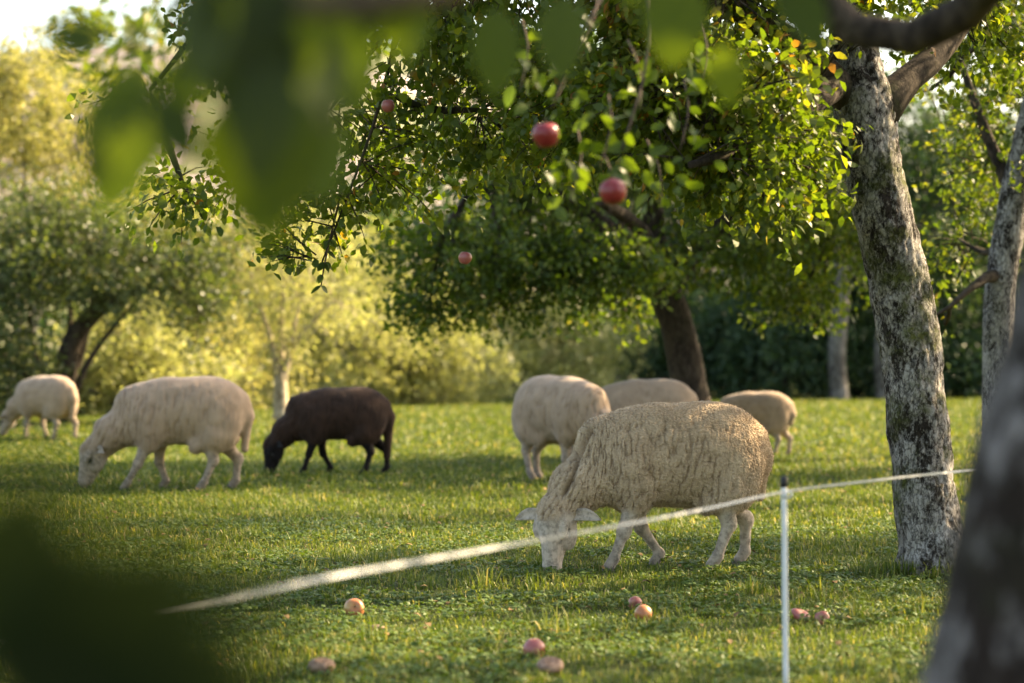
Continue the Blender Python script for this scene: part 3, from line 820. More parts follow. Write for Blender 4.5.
main_clumps = [
    CL(760, -40, 10.4, .75, .8, .42, 162), CL(640, -40, 10.2, .7, .8, .4, 112), CL(520, -30, 10.4, .65, .7, .36, 87), CL(430, 20, 10.8, .42, .6, .36, 57),
    CL(690, 90, 9.8, .55, .5, .35, 137), CL(760, 150, 9.9, .36, .5, .28, 75), CL(600, 90, 10.4, .5, .6, .35, 100),
    CL(480, 110, 11.0, .45, .5, .32, 75), CL(390, 150, 11.2, .3, .4, .35, 42), CL(340, 210, 11.1, .16, .3, .18, 16),
    CL(860, -160, 11.3, 1.1, 1.2, .55, 250), CL(1000, -120, 11.6, .8, 1.0, .5, 150), CL(840, -330, 11.4, 1.2, 1.4, .6, 250), CL(960, 20, 11.9, .35, .5, .3, 37),
    CL(240, 20, 11.1, .28, .4, .28, 37), CL(150, 110, 11.3, .16, .3, .14, 11), CL(255, 160, 11.2, .32, .4, .2, 27), CL(185, 190, 11.2, .2, .3, .12, 11), CL(290, 245, 11.1, .12, .2, .1, 7),
    CL(700, -220, 10.6, 1.0, 1.2, .5, 200), CL(460, -180, 10.6, .9, 1.0, .4, 137), CL(250, -120, 11.0, .7, .8, .3, 87),
]
main = make_tree('apple_tree', 'leaning apple tree with lichen-grey bark at right, fence tape crossing it', 'tree', tb, main_limbs, main_clumps, M['leaf_apple'], M['bark_main'],
                 leaf=.052, per=26, twig=.18, seed=5, droop=.45, gap=-.38, gapf=2.2, trunk_seg=84, nseg=14, moss=1.0, lump=.12, limbmat=M['bark_dark'], plates=.010)

# leaves large enough to be picked apart: round the two apples, and on the hanging twig
rng = np.random.default_rng(77)
near_leaf = [big_leaf('leaf', M['leaf_apple'], .60, .12 + .1 * k, .10 + .05 * k, k, lv=.12 + .14 * k) for k in range(3)]
for me_ in near_leaf:
    pass
spots = [(552, 108, 6.6), (600, 165, 6.8), (640, 110, 7.0), (575, 60, 6.9), (680, 150, 7.2), (520, 90, 6.9), (610, 215, 6.9), (570, 200, 6.8), (660, 210, 7.2), (700, 90, 7.4)]
twg = MB()
for (sx, sy, sd_) in spots:
    c0 = PX(sx, sy, sd_)
    up_ = PX(sx + rng.uniform(-20, 30), sy - 70, sd_ + .2)
    Vt, Ft = tube(resample(np.array([up_, (up_ + c0) / 2 + [.02, 0, .01], c0]), 6) - tb, np.linspace(.003, .002, 6), 5); twg = MB(); twg.add(Vt, Ft, .3); link('twig', twg.mesh('twig', M['twig']), main)
    for k in range(13):
        p_ = c0 + (up_ - c0) * rng.uniform(0, .8) + rng.normal(size=3) * np.array([.055, .06, .04])
        ax = unit(rng.normal(size=3) * np.array([1, .8, .5]) + np.array([0, -.2, -.55]))
        nr = rng.normal(size=3) * .7 + np.array([.2, -.5, .6])
        put_leaf('leaf', near_leaf[int(rng.integers(3))], main, tb, p_, ax, nr, rng.uniform(.042, .068))
# the twig that hangs down on its own
tip = resample(L_((345, 180, 11.05, .006), (334, 222, 11.05, .005), (325, 262, 11.05, .004), (321, 286, 11.05, .003)), 10)
Vt, Ft = tube(tip[:, :3] - tb, tip[:, 3], 6); twg = MB(); twg.add(Vt, Ft, .2)
for k in range(16):
    q = tip[int(rng.integers(4, 10)), :3]; sd_ = 1 if k % 2 else -1
    put_leaf('leaf', near_leaf[k % 3], main, tb, q, (sd_ * rng.uniform(.4, 1), rng.normal() * .4, -rng.uniform(.3, 1.0)), (rng.normal() * .3, -.6, .7), rng.uniform(.04, .06))
link('twig', twg.mesh('twig', M['twig']), main)

# --- the apple tree in the middle distance
mb_ = PX(690, 462, 21.8); mb_[2] = g1(mb_[0], mb_[1]) - .02
mid_limbs = [
    np.vstack([[*mb_, .24], L_((697, 440, 21.8, .19), (691, 395, 21.8, .165), (678, 330, 21.8, .155), (664, 290, 21.8, .15), (650, 240, 21.8, .13))]),
    L_((660, 285, 21.8, .11), (610, 230, 21.5, .08), (540, 190, 21.2, .06), (470, 190, 21, .03)),
    L_((666, 290, 21.8, .11), (715, 230, 21.9, .08), (780, 190, 22, .06), (840, 200, 22.1, .03)),
    L_((655, 250, 21.8, .11), (650, 150, 22, .08), (640, 50, 22.2, .05)),
    L_((662, 280, 21.8, .1), (640, 230, 21, .07), (600, 200, 20, .05)),
]
mid_clumps = [CL(450, 255, 21.2, .62, .9, .5, 130), CL(520, 190, 21.2, .75, 1.0, .6, 180), CL(600, 150, 21.5, .8, 1.1, .6, 180), CL(700, 130, 21.8, .8, 1.1, .6, 180), CL(790, 170, 22, .75, 1.0, .6, 170),
              CL(830, 240, 22, .5, .8, .42, 90), CL(740, 240, 21.6, .75, .8, .42, 130), CL(610, 260, 20.6, .7, .7, .30, 110), CL(530, 270, 21, .6, .8, .33, 100), CL(430, 300, 21.2, .32, .5, .22, 34),
              CL(560, 80, 22, .9, 1.1, .5, 130), CL(680, 60, 22, .9, 1.1, .5, 130), CL(780, 90, 22.2, .8, 1.0, .45, 110), CL(500, 305, 20.8, .35, .5, .16, 30), CL(800, 295, 22, .4, .5, .2, 40), CL(620, 310, 23, .35, .5, .18, 26)]
make_tree('apple_tree', 'spreading apple tree with dark trunk and dense green crown in the middle', 'tree', mb_, mid_limbs, mid_clumps, M['leaf_mid'], M['bark_dark'],
          leaf=.068, per=21, twig=.26, seed=9, droop=.45, gap=-.22, gapf=1.9, trunk_seg=20, moss=.2)

# --- the tree at the right behind the main one
rb = PX(1003, 500, 15.8); rb[2] = g1(rb[0], rb[1]) - .02
r_limbs = [np.vstack([[*rb, .17], L_((1001, 460, 15.8, .125), (999, 370, 15.8, .11), (1000, 300, 15.8, .105), (1012, 210, 15.8, .10), (1028, 130, 15.8, .085), (1050, 20, 15.8, .06))]),
           L_((1000, 275, 15.8, .05), (980, 280, 15.6, .030), (955, 303, 15.5, .017), (925, 322, 15.5, .006)),
           L_((1015, 200, 15.8, .05), (985, 130, 15.9, .035), (960, 60, 16, .02))]
r_clumps = [CL(1000, 30, 16, .8, .8, .5, 80), CL(930, 90, 16.2, .45, .7, .4, 48), CL(985, 170, 16.4, .5, .7, .4, 40), CL(960, 240, 16.6, .4, .6, .35, 28), CL(1060, 100, 15.8, .7, .8, .6, 80), CL(930, 0, 16.4, .5, .7, .35, 46), CL(945, 325, 15.8, .2, .3, .14, 10), CL(1060, -80, 16, 1.2, 1.2, .6, 120)]
make_tree('fruit_tree', 'slim grey tree with olive leaves at the right edge behind the leaning trunks', 'tree', rb, r_limbs, r_clumps, M['leaf_olive'], M['bark_main'], limbmat=M['bark_dark'],
          leaf=.055, per=13, twig=.22, seed=13, gap=-.12, gapf=2.0, trunk_seg=20, moss=.3)

# --- the blurred near trunk at the right edge, with the limb that arches into the top of the picture
nb = PX(985, 1180, 3.0); nb[2] = g1(nb[0], nb[1]) - .02
n_limbs = [np.vstack([[*nb, .20], L_((1005, 900, 3.0, .15), (1035, 683, 3.0, .135), (1058, 560, 3.0, .128), (1084, 420, 3.0, .12), (1114, 280, 3.0, .112), (1176, 100, 3.05, .105), (1250, -120, 3.2, .10), (1280, -330, 3.5, .09))]),
           np.vstack([L_((1265, -240, 3.35, .07), (1150, -260, 4.2, .06), (1030, -90, 5.0, .05), (985, -8, 5.3, .045), (945, 26, 5.4, .042), (895, 40, 5.45, .041), (850, 28, 5.5, .040), (815, -10, 5.5, .036), (770, -90, 5.5, .03), (700, -180, 5.4, .02))]),
           L_((1280, -330, 3.5, .08), (1260, -600, 3.8, .05)), ]
n_clumps = [CL(1350, -1000, 4.0, 1.0, 1.0, .4, 110), CL(1000, -580, 5.0, .8, .8, .3, 80), CL(1950, -300, 3.6, .6, .8, .35, 90),
            ((1.25, 2.7, 2.25), (.45, .45, .3), 50), ((2.3, 3.9, 2.0), (.5, .5, .5), 240), ((.6, 1.6, 2.6), (.6, .7, .25), 90), ((3.2, 4.0, 1.7), (.8, .6, .6), 120)]  # unseen clumps added outside the view to shade the trunk and near leaves
near = make_tree('apple_tree', 'blurred near trunk with white-flecked bark leaning out at the right edge', 'tree', nb, n_limbs, n_clumps, M['leaf_apple'], M['bark_near'],
          leaf=.07, per=14, twig=.2, limbmat=M['bark_dark'], seed=17, gap=-.3, trunk_seg=32, nseg=14, moss=.4, lump=.10)
# moss hanging on the arching limb

# --- background trees and shrubs
def shrub(label, px, d, clumps, leafm, bark, name='willow_bush', cat='bush', leaf=.085, per=18, twig=.35, seed=0, stems=4, group='bushes behind the meadow', gap=-.25, gapf=.9, width=.5, droop=.2, stem_r=.05, lean=None, lvshift=0.0):
    b = PX(px, 341.5, d); b[2] = g1(b[0], b[1]) - .03
    rr = np.random.default_rng(seed + 500)
    cs = [CL(a, b_, dd, rx, ry, rz, n) for a, b_, dd, rx, ry, rz, n in clumps]
    limbs = []
    for k in range(stems):
        c = cs[k % len(cs)][0]; q = b + np.array([rr.normal() * .12, rr.normal() * .12, 0])
        m_ = q * .45 + c * .55; m_[2] = q[2] * .5 + c[2] * .5; m_ += rr.normal(size=3) * .15
        limbs.append(np.array([[*q, stem_r], [*(q * .8 + m_ * .2 + [0, 0, .2]), stem_r * .85], [*m_, stem_r * .6], [*c, stem_r * .25]]))
    if lean is not None: limbs = [np.vstack([[*b, lean[0][3] * 1.2], L_(*lean)])] + limbs
    return make_tree(name, label, cat, b, limbs, cs, leafm, bark, leaf=leaf, per=per, twig=twig, seed=seed, group=group, gap=gap, gapf=gapf, width=width, droop=droop, moss=.1, nseg=7, lump=.05, lvshift=lvshift)

W_, PL, DK, FO, OL = M['leaf_willow'], M['leaf_pale'], M['leaf_dark'], M['leaf_forest'], M['leaf_olive']
shrub('tall yellow-green willow at the far left, topmost of the left bushes', 20, 39, [(-10, 110, 39, 1.6, 1.3, 1.1, 260), (60, 150, 39, 1.2, 1.2, .9, 190), (20, 70, 39, 1.1, 1.0, .7, 140), (-60, 220, 39, 1.5, 1.3, 1.4, 200), (70, 230, 39.5, 1.2, 1.2, 1.0, 170)],
      W_, M['bark_grey'], 'willow_tree', 'tree', seed=101, stems=5, group='trees behind the meadow', per=22)
shrub('dark green old apple tree with a leaning trunk behind the farthest sheep', 62, 30.5, [(30, 270, 30.5, .95, 1.0, .62, 200), (100, 240, 30.5, .95, 1.0, .55, 200), (-20, 330, 30.5, .8, .9, .75, 150), (160, 275, 30.3, .7, .8, .5, 120), (60, 215, 30.8, .9, .9, .4, 130), (200, 310, 30.3, .5, .6, .4, 60), (-40, 260, 30.8, .8, .9, .7, 120), (10, 370, 30.0, .5, .5, .5, 90), (-40, 395, 30.0, .6, .5, .5, 90), (105, 300, 30.0, .5, .4, .25, 50), (215, 250, 30.6, .6, .6, .4, 80)],
      DK, M['bark_dark'], 'apple_tree', 'tree', seed=102, stems=5, leaf=.075, group='trees behind the meadow', lean=[(62, 410, 30.5, .17), (64, 375, 30.5, .15), (76, 335, 30.5, .13), (105, 305, 30.5, .10), (140, 290, 30.4, .06)], stem_r=.06, gapf=1.2)
shrub('bright yellow bush low behind the left sheep', 120, 34.5, [(120, 370, 34.5, .95, .8, .72, 210), (60, 385, 34.2, .8, .8, .6, 150), (185, 385, 34.6, .8, .8, .55, 150), (130, 325, 35, .8, .8, .5, 130)], PL, M['bark_grey'], seed=103, lvshift=-.05)
shrub('olive willow bush left of the slender pale tree', 215, 38, [(200, 300, 38, 1.2, 1.2, 1.1, 230), (225, 250, 38.5, 1.1, 1.1, .8, 180), (240, 370, 37.6, 1.0, 1.0, .8, 170), (170, 230, 39, 1.0, 1.0, .7, 130)], W_, M['bark_grey'], seed=104)
shrub('broad golden willow bush behind the slender pale tree', 310, 40, [(300, 290, 40, 1.4, 1.2, 1.2, 280), (340, 340, 39.5, 1.3, 1.1, 1.0, 240), (270, 360, 39.5, 1.0, 1.0, .9, 170), (310, 230, 40.5, 1.2, 1.1, .8, 180)], PL, M['bark_grey'], seed=105)
shrub('pale green bush right of the black sheep', 420, 41, [(410, 330, 41, 1.2, 1.1, 1.1, 230), (440, 370, 40.6, 1.2, 1.0, .8, 210), (390, 280, 41.5, 1.0, 1.0, .8, 150), (400, 385, 40.4, .9, .9, .6, 130)], PL, M['bark_grey'], seed=106, lvshift=-.12)
shrub('yellow-green bush behind the sheep that is turned half towards the viewer', 530, 43, [(500, 350, 43, 1.3, 1.1, .95, 230), (560, 360, 43, 1.2, 1.1, .8, 200), (530, 300, 43.5, 1.2, 1.0, .8, 170), (600, 345, 43.5, .8, .9, .7, 110)], PL, M['bark_grey'], seed=107, lvshift=-.08)
# the slender pale tree
sb = PX(282, 341.5, 31.5); sb[2] = g1(sb[0], sb[1]) - .02
s_limbs = [np.vstack([[*sb, .14], L_((281, 405, 31.5, .10), (280, 375, 31.5, .08), (272, 345, 31.5, .045), (262, 310, 31.4, .02), (250, 270, 31.4, .015))]),
           L_((281, 385, 31.5, .065), (290, 350, 31.5, .038), (298, 310, 31.5, .018), (312, 265, 31.5, .015)),
           L_((280, 370, 31.5, .06), (281, 330, 31.6, .04), (283, 285, 31.6, .025), (278, 240, 31.6, .012)),
           L_((290, 350, 31.5, .045), (310, 325, 31.4, .03), (335, 300, 31.4, .012))]
make_tree('young_tree', 'slender pale tree with forked trunk and thin leaves behind the black sheep', 'tree', sb, s_limbs,
          [CL(262, 300, 31.5, .5, .5, .5, 60), CL(300, 290, 31.5, .5, .5, .5, 60), CL(285, 245, 31.6, .6, .5, .5, 70), CL(335, 300, 31.4, .4, .4, .4, 44), CL(240, 270, 31.4, .4, .4, .4, 40), CL(282, 340, 31.2, .5, .3, .25, 30)],
          PL, M['bark_pale'], leaf=.06, per=9, twig=.25, seed=109, group='trees behind the meadow', gap=-.3, moss=0, nseg=8)
# the dark wood at the right
def wood_tree(label, px, d, trunk_r, top, clumps, seed, leafm=FO, bark='bark_grey', lv=0.0):
    b = PX(px, 341.5, d); b[2] = g1(b[0], b[1]) - .03
    limbs = [np.vstack([[*b, trunk_r * 1.3], L_((px, 395, d, trunk_r * 1.02), (px - 2, 350, d, trunk_r * .9), (px + 3, 280, d, trunk_r * .75), (px, top, d, trunk_r * .3))])]
    make_tree('wood_tree', label, 'tree', b, limbs, [CL(*c) for c in clumps], leafm, M[bark], leaf=.11, per=20, twig=.4, seed=seed, group='trees of the dark wood behind the meadow', gap=-.4, gapf=.7, droop=.25, moss=.2, nseg=9, width=.55, lvshift=lv)
wood_tree('dark wood tree with a pale grey trunk, right of the small sheep', 839, 43, .17, 130, [(800, 290, 45, 1.5, 1.2, 1.1, 240), (850, 240, 44.5, 1.5, 1.4, 1.2, 260), (830, 150, 44.5, 1.7, 1.4, 1.3, 260), (770, 200, 45, 1.4, 1.3, 1.2, 220)], 201)
wood_tree('dark wood tree with a pale grey trunk close left of the leaning apple trunk', 884, 43.5, .16, 120, [(900, 290, 45.5, 1.2, 1.2, 1.0, 200), (930, 230, 45, 1.5, 1.4, 1.3, 260), (910, 130, 45, 1.7, 1.5, 1.3, 260)], 202, lv=.1)
wood_tree('dark wood tree behind the gap right of the main trunk', 985, 46, .18, 120, [(980, 330, 47, 1.5, 1.2, 1.0, 220), (1020, 260, 46.5, 1.6, 1.4, 1.3, 240), (990, 170, 46.5, 1.8, 1.5, 1.4, 260), (1060, 340, 46, 1.5, 1.2, 1.0, 160)], 203)
wood_tree('dark wood tree behind the trunk of the middle apple tree', 735, 47, .18, 110, [(700, 320, 47.5, 1.5, 1.2, 1.1, 230), (760, 330, 47, 1.4, 1.2, 1.0, 220), (720, 240, 48, 1.8, 1.5, 1.3, 260), (650, 280, 48, 1.3, 1.3, 1.1, 200), (700, 140, 48, 2.0, 1.6, 1.5, 260)], 204, lv=-.05)
wood_tree('dark wood tree left of the middle apple trunk', 625, 50, .18, 120, [(600, 250, 50, 1.7, 1.4, 1.3, 240), (560, 190, 50, 1.8, 1.5, 1.4, 240), (610, 120, 50, 2.0, 1.5, 1.5, 240)], 205, lv=.15)
for k, (a, d_, lab) in enumerate([(690, 44.5, 'dark bush at the edge of the wood left of the right sheep'), (780, 44, 'dark bush at the edge of the wood above the right sheep'), (860, 45, 'dark bush between the two pale wood trunks'), (945, 45, 'dark bush right of the leaning apple trunk'), (1010, 45, 'dark bush at the wood edge near the right border')]):
    shrub(lab, a, d_, [(a - 10, 375, d_, 1.1, .9, .8, 170), (a + 35, 350, d_ + .6, 1.0, .9, .8, 150), (a - 45, 345, d_ + .5, .9, .9, .8, 130)], FO, M['bark_dark'], 'wood_bush', 'bush', leaf=.11, seed=300 + k, group='bushes at the edge of the dark wood', stems=3, twig=.4, gap=-.5)
# hedge row further back closes the horizon below the crowns
rng = np.random.default_rng(400)
hb = MB()
n = 26000
hx = rng.uniform(-24, 26, n); hy = 58 + rng.normal(size=n) * 2.2; top_ = 6.2 + 2.2 * noise3(np.stack([hx * .22, hx * 0, hx * 0 + .5], 1), 8) - 2.6 * sstep(-1, -9, hx)
hz = top_ * rng.uniform(0, 1, n) ** .7
Vl, Fl, al = leaves(np.stack([hx, hy, hz], 1), unit(rng.normal(size=(n, 3))), .30, rng); hb.add(Vl, Fl, al)
tag(link('far_wood', hb.mesh('far_wood', FO, False)), 'dense dark wood reading as one mass behind the meadow', 'wood', kind='stuff')
# woods and hedges on the far hill
hb = MB(); n = 9000
cx = rng.uniform(-120, 60, 220); cyy = rng.uniform(140, 300, 220); keep = noise3(np.stack([cx * .03, cyy * .03, cx * 0], 1), 77) > -.05
cx, cyy = cx[keep], cyy[keep]
ii = rng.integers(0, len(cx), n)
hx = cx[ii] + rng.normal(size=n) * 2.0; hy = cyy[ii] + rng.normal(size=n) * 2.0
hz = hill_z(cx[ii], cyy[ii]) + 1.5 + np.abs(rng.normal(size=n)) * 1.8
Vl, Fl, al = leaves(np.stack([hx, hy, hz], 1), unit(rng.normal(size=(n, 3))), 1.5, rng); hb.add(Vl, Fl, al)
tag(link('hill_wood', hb.mesh('hill_wood', M['leaf_olive'], False)), 'scattered trees on the hazy hillside', 'wood', kind='stuff')

# unseen trees added right of the view, only to shade the meadow
def shade_tree(label, x, y, h, seed, r=1.25, n=480):
    b = np.array([x, y, g1(x, y) - .02])
    c = b + np.array([0, 0, h])
    limbs = [np.array([[*b, .2], [*(b + [0.02, 0, .8]), .15], [*(b + [.05, 0, 1.6]), .14], [*c, .05]])]
    rr = np.random.default_rng(seed)
    cl = [(c + np.array([rr.uniform(-1, 1) * r, rr.uniform(-1, 1) * r, rr.uniform(-1.1, 1.2)]), (r * .6, r * .6, .65), n // 6) for _ in range(7)]
    make_tree('apple_tree', label, 'tree', b, limbs, cl, M['leaf_mid'], M['bark_dark'], leaf=.11, per=14, twig=.28, seed=seed, group='shade trees added outside the view', gap=-.12, gapf=1.3, nseg=8)
SHADE = [(4.4, 13.0, 2.9, 601), (5.2, 20.3, 3.2, 602), (3.9, 8.4, 2.8, 603), (4.9, 20.8, 5.0, 605), (5.9, 22.9, 5.0, 606)]
for k, (x, y, h, s) in enumerate(SHADE):
    shade_tree(['unseen apple tree added for shade outside the view to the right', 'unseen apple tree added for shade further along to the right outside the view', 'unseen apple tree added for shade nearest on the right outside the view', 'tall unseen tree added for shade outside the view behind the others on the right', 'tallest unseen tree added for shade outside the view farthest along on the right'][k], x, y, h, s)

# ------------------------------------------------------------------ the blurred branch across the top left
root = thing('apple_branch', 'blurred dark leafy apple branch hanging close across the top left', 'branch', PX(480, -420, 2.1))
rbp = np.array(root.location)
bm_ = MB()
stems = [L_((480, -420, 2.1, .016), (440, -160, 1.9, .013), (370, -50, 2.0, .010), (290, -20, 2.1, .008), (225, 20, 2.1, .006), (165, 75, 2.1, .004), (140, 110, 2.1, .003)),
         L_((440, -160, 1.9, .010), (250, -130, 2.0, .007), (178, -20, 2.1, .006), (150, 30, 2.1, .005), (112, 62, 2.1, .003)),
         L_((290, -20, 2.1, .006), (280, 60, 2.1, .004), (270, 120, 2.1, .003)),
         L_((450, -220, 2.0, .010), (480, -60, 2.95, .006), (560, -45, 3.05, .005), (680, -50, 3.15, .0045), (790, -30, 3.15, .003)),
         L_((480, -60, 2.95, .005), (410, -30, 2.95, .004), (350, 10, 2.95, .003)),
         L_((700, -50, 3.15, .003), (718, 0, 3.15, .003), (722, 45, 3.15, .002))]
stems.append(L_((600, -200, 2.3, .026), (500, -50, 2.1, .026), (420, -4, 2.0, .025), (330, 4, 2.0, .023), (245, -4, 2.0, .019), (190, -40, 2.05, .014), (150, -120, 2.1, .010)))
for S_ in stems:
    Q = resample(S_, 14); Vt, Ft = tube(Q[:, :3] - rbp, Q[:, 3] * .5, 8, True, .06, 20); bm_ = MB(); bm_.add(Vt, Ft, .2); link('twig', bm_.mesh('twig', M['twig']), root)
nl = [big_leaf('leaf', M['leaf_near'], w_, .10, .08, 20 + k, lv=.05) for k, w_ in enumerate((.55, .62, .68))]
# (px, py of the base, distance, length in metres, image direction in degrees clockwise from right, tilt towards the viewer)
FL = [(497, 6, 2.5, .105, 91, .1), (560, -6, 2.5, .100, 88, .15), (676, -30, 2.6, .115, 92, .1), (784, -22, 2.6, .100, 63, .2), (722, 44, 2.6, .075, 82, .0), (344, 22, 2.4, .098, 84, .1),
      (405, -20, 2.4, .095, 86, .2), (640, -60, 2.6, .08, 100, .1)]
FL = [(a, b_, d_ * 1.22, L0 * 1.16, ang, tilt) for a, b_, d_, L0, ang, tilt in FL]
FL += [(a, b_, 2.1 + .06 * ((k * 7) % 5 - 2), L0 * 1.18, ang, .05 + .06 * (k % 4)) for k, (a, b_, L0, ang) in enumerate([
      (238, -60, .10, 82), (292, -55, .115, 90), (335, -60, .10, 78), (262, -5, .105, 97), (303, 15, .095, 74), (215, -40, .095, 97),
      (252, 95, .112, 82), (224, 100, .095, 76), (288, 85, .105, 94), (306, 95, .085, 78), (275, 60, .09, 100),
      (152, 92, .058, 158), (143, 85, .105, 108), (158, 95, .062, 62), (135, 62, .085, 100), (108, 42, .047, 184), (190, 45, .066, 97), (372, -55, .09, 76), (412, -58, .075, 102)])]
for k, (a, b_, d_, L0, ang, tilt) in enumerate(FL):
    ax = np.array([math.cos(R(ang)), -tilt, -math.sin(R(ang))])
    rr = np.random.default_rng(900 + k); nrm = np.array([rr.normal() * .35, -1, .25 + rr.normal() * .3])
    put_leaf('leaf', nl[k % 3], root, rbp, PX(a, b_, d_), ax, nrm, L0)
# ------------------------------------------------------------------ the shoot in the bottom left corner
b0 = np.array([-.20, .66, g1(-.2, .66)])
root = thing('leafy_shoot', 'very blurred shade-darkened leaves filling the bottom left corner', 'shoot', b0)
bm_ = MB(); Q = resample(np.array([[*b0, .006], [-.19, .65, .4, .005], [-.15, .62, .75, .004], [-.115, .60, .96, .003]]), 16)
Vt, Ft = tube(Q[:, :3] - b0, Q[:, 3], 8); bm_.add(Vt, Ft, .2); link('stem', bm_.mesh('stem', M['twig']), root)
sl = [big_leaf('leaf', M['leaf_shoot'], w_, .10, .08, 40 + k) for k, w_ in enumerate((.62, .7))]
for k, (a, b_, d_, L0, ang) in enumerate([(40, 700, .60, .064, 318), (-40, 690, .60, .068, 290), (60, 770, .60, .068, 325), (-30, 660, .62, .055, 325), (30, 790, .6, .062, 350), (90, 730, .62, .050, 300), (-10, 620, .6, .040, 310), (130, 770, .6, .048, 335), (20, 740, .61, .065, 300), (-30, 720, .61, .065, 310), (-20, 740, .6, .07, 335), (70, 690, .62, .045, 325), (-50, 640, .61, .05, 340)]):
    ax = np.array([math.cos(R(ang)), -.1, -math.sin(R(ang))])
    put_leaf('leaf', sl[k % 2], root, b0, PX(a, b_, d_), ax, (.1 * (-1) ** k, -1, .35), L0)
b = MB()
# ------------------------------------------------------------------ fence
pd = 7.15
fx = (786 - 512) / FPX * pd
fz = g1(fx, pd)
post_top = PX(784, 476, pd)
root = thing('fence_post', 'thin white plastic electric fence post with black cap', 'post', (fx, pd, fz), 0)
lean = np.array([post_top[0] - fx, 0, 0]); ht = post_top[2] - fz
b = MB(); zz = np.linspace(0, ht - .025, 12)
Pp = np.stack([lean[0] * zz / ht - 0, 0 * zz, zz], 1)
Vt, Ft = tube(Pp, np.full(12, .0085), 14); b.add(Vt, Ft)
link('shaft', b.mesh('shaft', M['post_white']), root)
b = MB(); tp = np.array([lean[0], 0, ht])
Vt, Ft = tube(np.array([tp + [0, 0, -.034], tp + [0, 0, -.03], tp + [0, 0, -.006], tp + [0, 0, 0]]), [.0095, .0115, .0115, .008], 14); b.add(Vt, Ft)
link('cap', b.mesh('cap', M['cap_black']), root)
for k, zc in enumerate((ht - .055,)):
    b = MB(); c = np.array([lean[0] * zc / ht, 0, zc])
    Vt, Ft = tube(np.array([c + [0, 0, -.012], c + [0, 0, .012]]), [.0105, .0105], 12); b.add(Vt, Ft)
    hk = np.array([c + [.008, -.004, .008], c + [.018, -.008, .010], c + [.021, -.009, 0], c + [.018, -.008, -.008], c + [.010, -.005, -.008]])
    Vt, Ft = tube(resample(hk, 10), np.full(10, .0028), 6); b.add(Vt, Ft)
    link('clip', b.mesh('clip', M['post_white']), root)
b = MB(); Vt, Ft = tube(np.array([[0, 0, .01], [0, 0, -.08]]), [.004, .002], 8); b.add(Vt, Ft); link('spike', b.mesh('spike', M['metal']), root)

# the tape: a twisting woven ribbon
tpA = L_((200, 604, 4.05, 0), (330, 577, 4.55, 0), (470, 552, 5.2, 0), (600, 529, 5.9, 0), (700, 510, 6.5, 0), (784, 492, pd - .012, 0))
ext = tpA[0] + (tpA[0] - tpA[1]) * 1.6
tpB = L_((860, 482, 7.5, 0), (970, 470, 8.1, 0), (1060, 461, 8.6, 0), (1150, 453, 9.2, 0))
Q = resample(np.vstack([ext, tpA, tpB]), 420)[:, :3]
T = unit(np.gradient(Q, axis=0)); upv = np.array([0, 0, 1.0]); S_ = unit(np.cross(T, upv)); U_ = np.cross(S_, T)
tw = .30 * np.sin(np.linspace(0, 21, 420)) + .15 * np.sin(np.linspace(0, 53, 420))
D = np.cos(tw)[:, None] * U_ + np.sin(tw)[:, None] * S_; Nn = np.cross(T, D)
hw, th = .0037, .0011
ring = np.stack([Q + D * hw + Nn * th, Q - D * hw + Nn * th, Q - D * hw - Nn * th, Q + D * hw - Nn * th], 1).reshape(-1, 3)
i = np.arange(419)[:, None] * 4; j = np.arange(4)[None, :]; j2 = (j + 1) % 4
tag(link('fence_tape', mesh('fence_tape', ring, np.stack([i + j, i + j2, i + 4 + j2, i + 4 + j], -1).reshape(-1, 4), M['tape'], smooth=False)),
    'white woven fence tape running across from lower left to the right trunk', 'tape')

# ------------------------------------------------------------------ apples
def apple_material(name, red, green, amt):
    m, t, out = mat(name)
    tc = nd(t, 'ShaderNodeTexCoord'); mp = nd(t, 'ShaderNodeMapping'); mp.inputs['Scale'].default_value = (1, 1, .25); t.links.new(tc.outputs['Object'], mp.inputs[0])
    n1 = nd(t, 'ShaderNodeTexNoise', Scale=34.0, Detail=4.0); t.links.new(mp.outputs[0], n1.inputs['Vector'])
    n2 = nd(t, 'ShaderNodeTexNoise', Scale=16.0, Detail=2.0); t.links.new(tc.outputs['Object'], n2.inputs['Vector'])
    s = nd(t, 'ShaderNodeMath', operation='ADD'); t.links.new(n1.outputs['Fac'], s.inputs[0]); t.links.new(n2.outputs['Fac'], s.inputs[1])
    r = ramp(t, [(.75 - amt * .5, green), (1.2 - amt * .5, red)]); t.links.new(s.outputs[0], r.inputs['Fac'])
    p = nd(t, 'ShaderNodeBsdfPrincipled', Roughness=.33); t.links.new(r.outputs[0], p.inputs['Base Color'])
    p.inputs['Subsurface Weight'].default_value = .05; p.inputs['Subsurface Radius'].default_value = (.01, .005, .002); p.inputs['Subsurface Scale'].default_value = .3
    t.links.new(p.outputs[0], out.inputs['Surface']); return m
M['apple_red'] = apple_material('apple_red', (.24, .020, .022), (.36, .12, .05), .70)
M['apple_yellow'] = apple_material('apple_yellow', (.45, .17, .07), (.50, .40, .12), .15)
M['apple_pink'] = apple_material('apple_pink', (.36, .10, .085), (.46, .33, .16), .4)
M['apple_brown'] = simple('apple_rotten', (.16, .085, .05), .7, .3, (60, (.34, .22, .15)), .6)
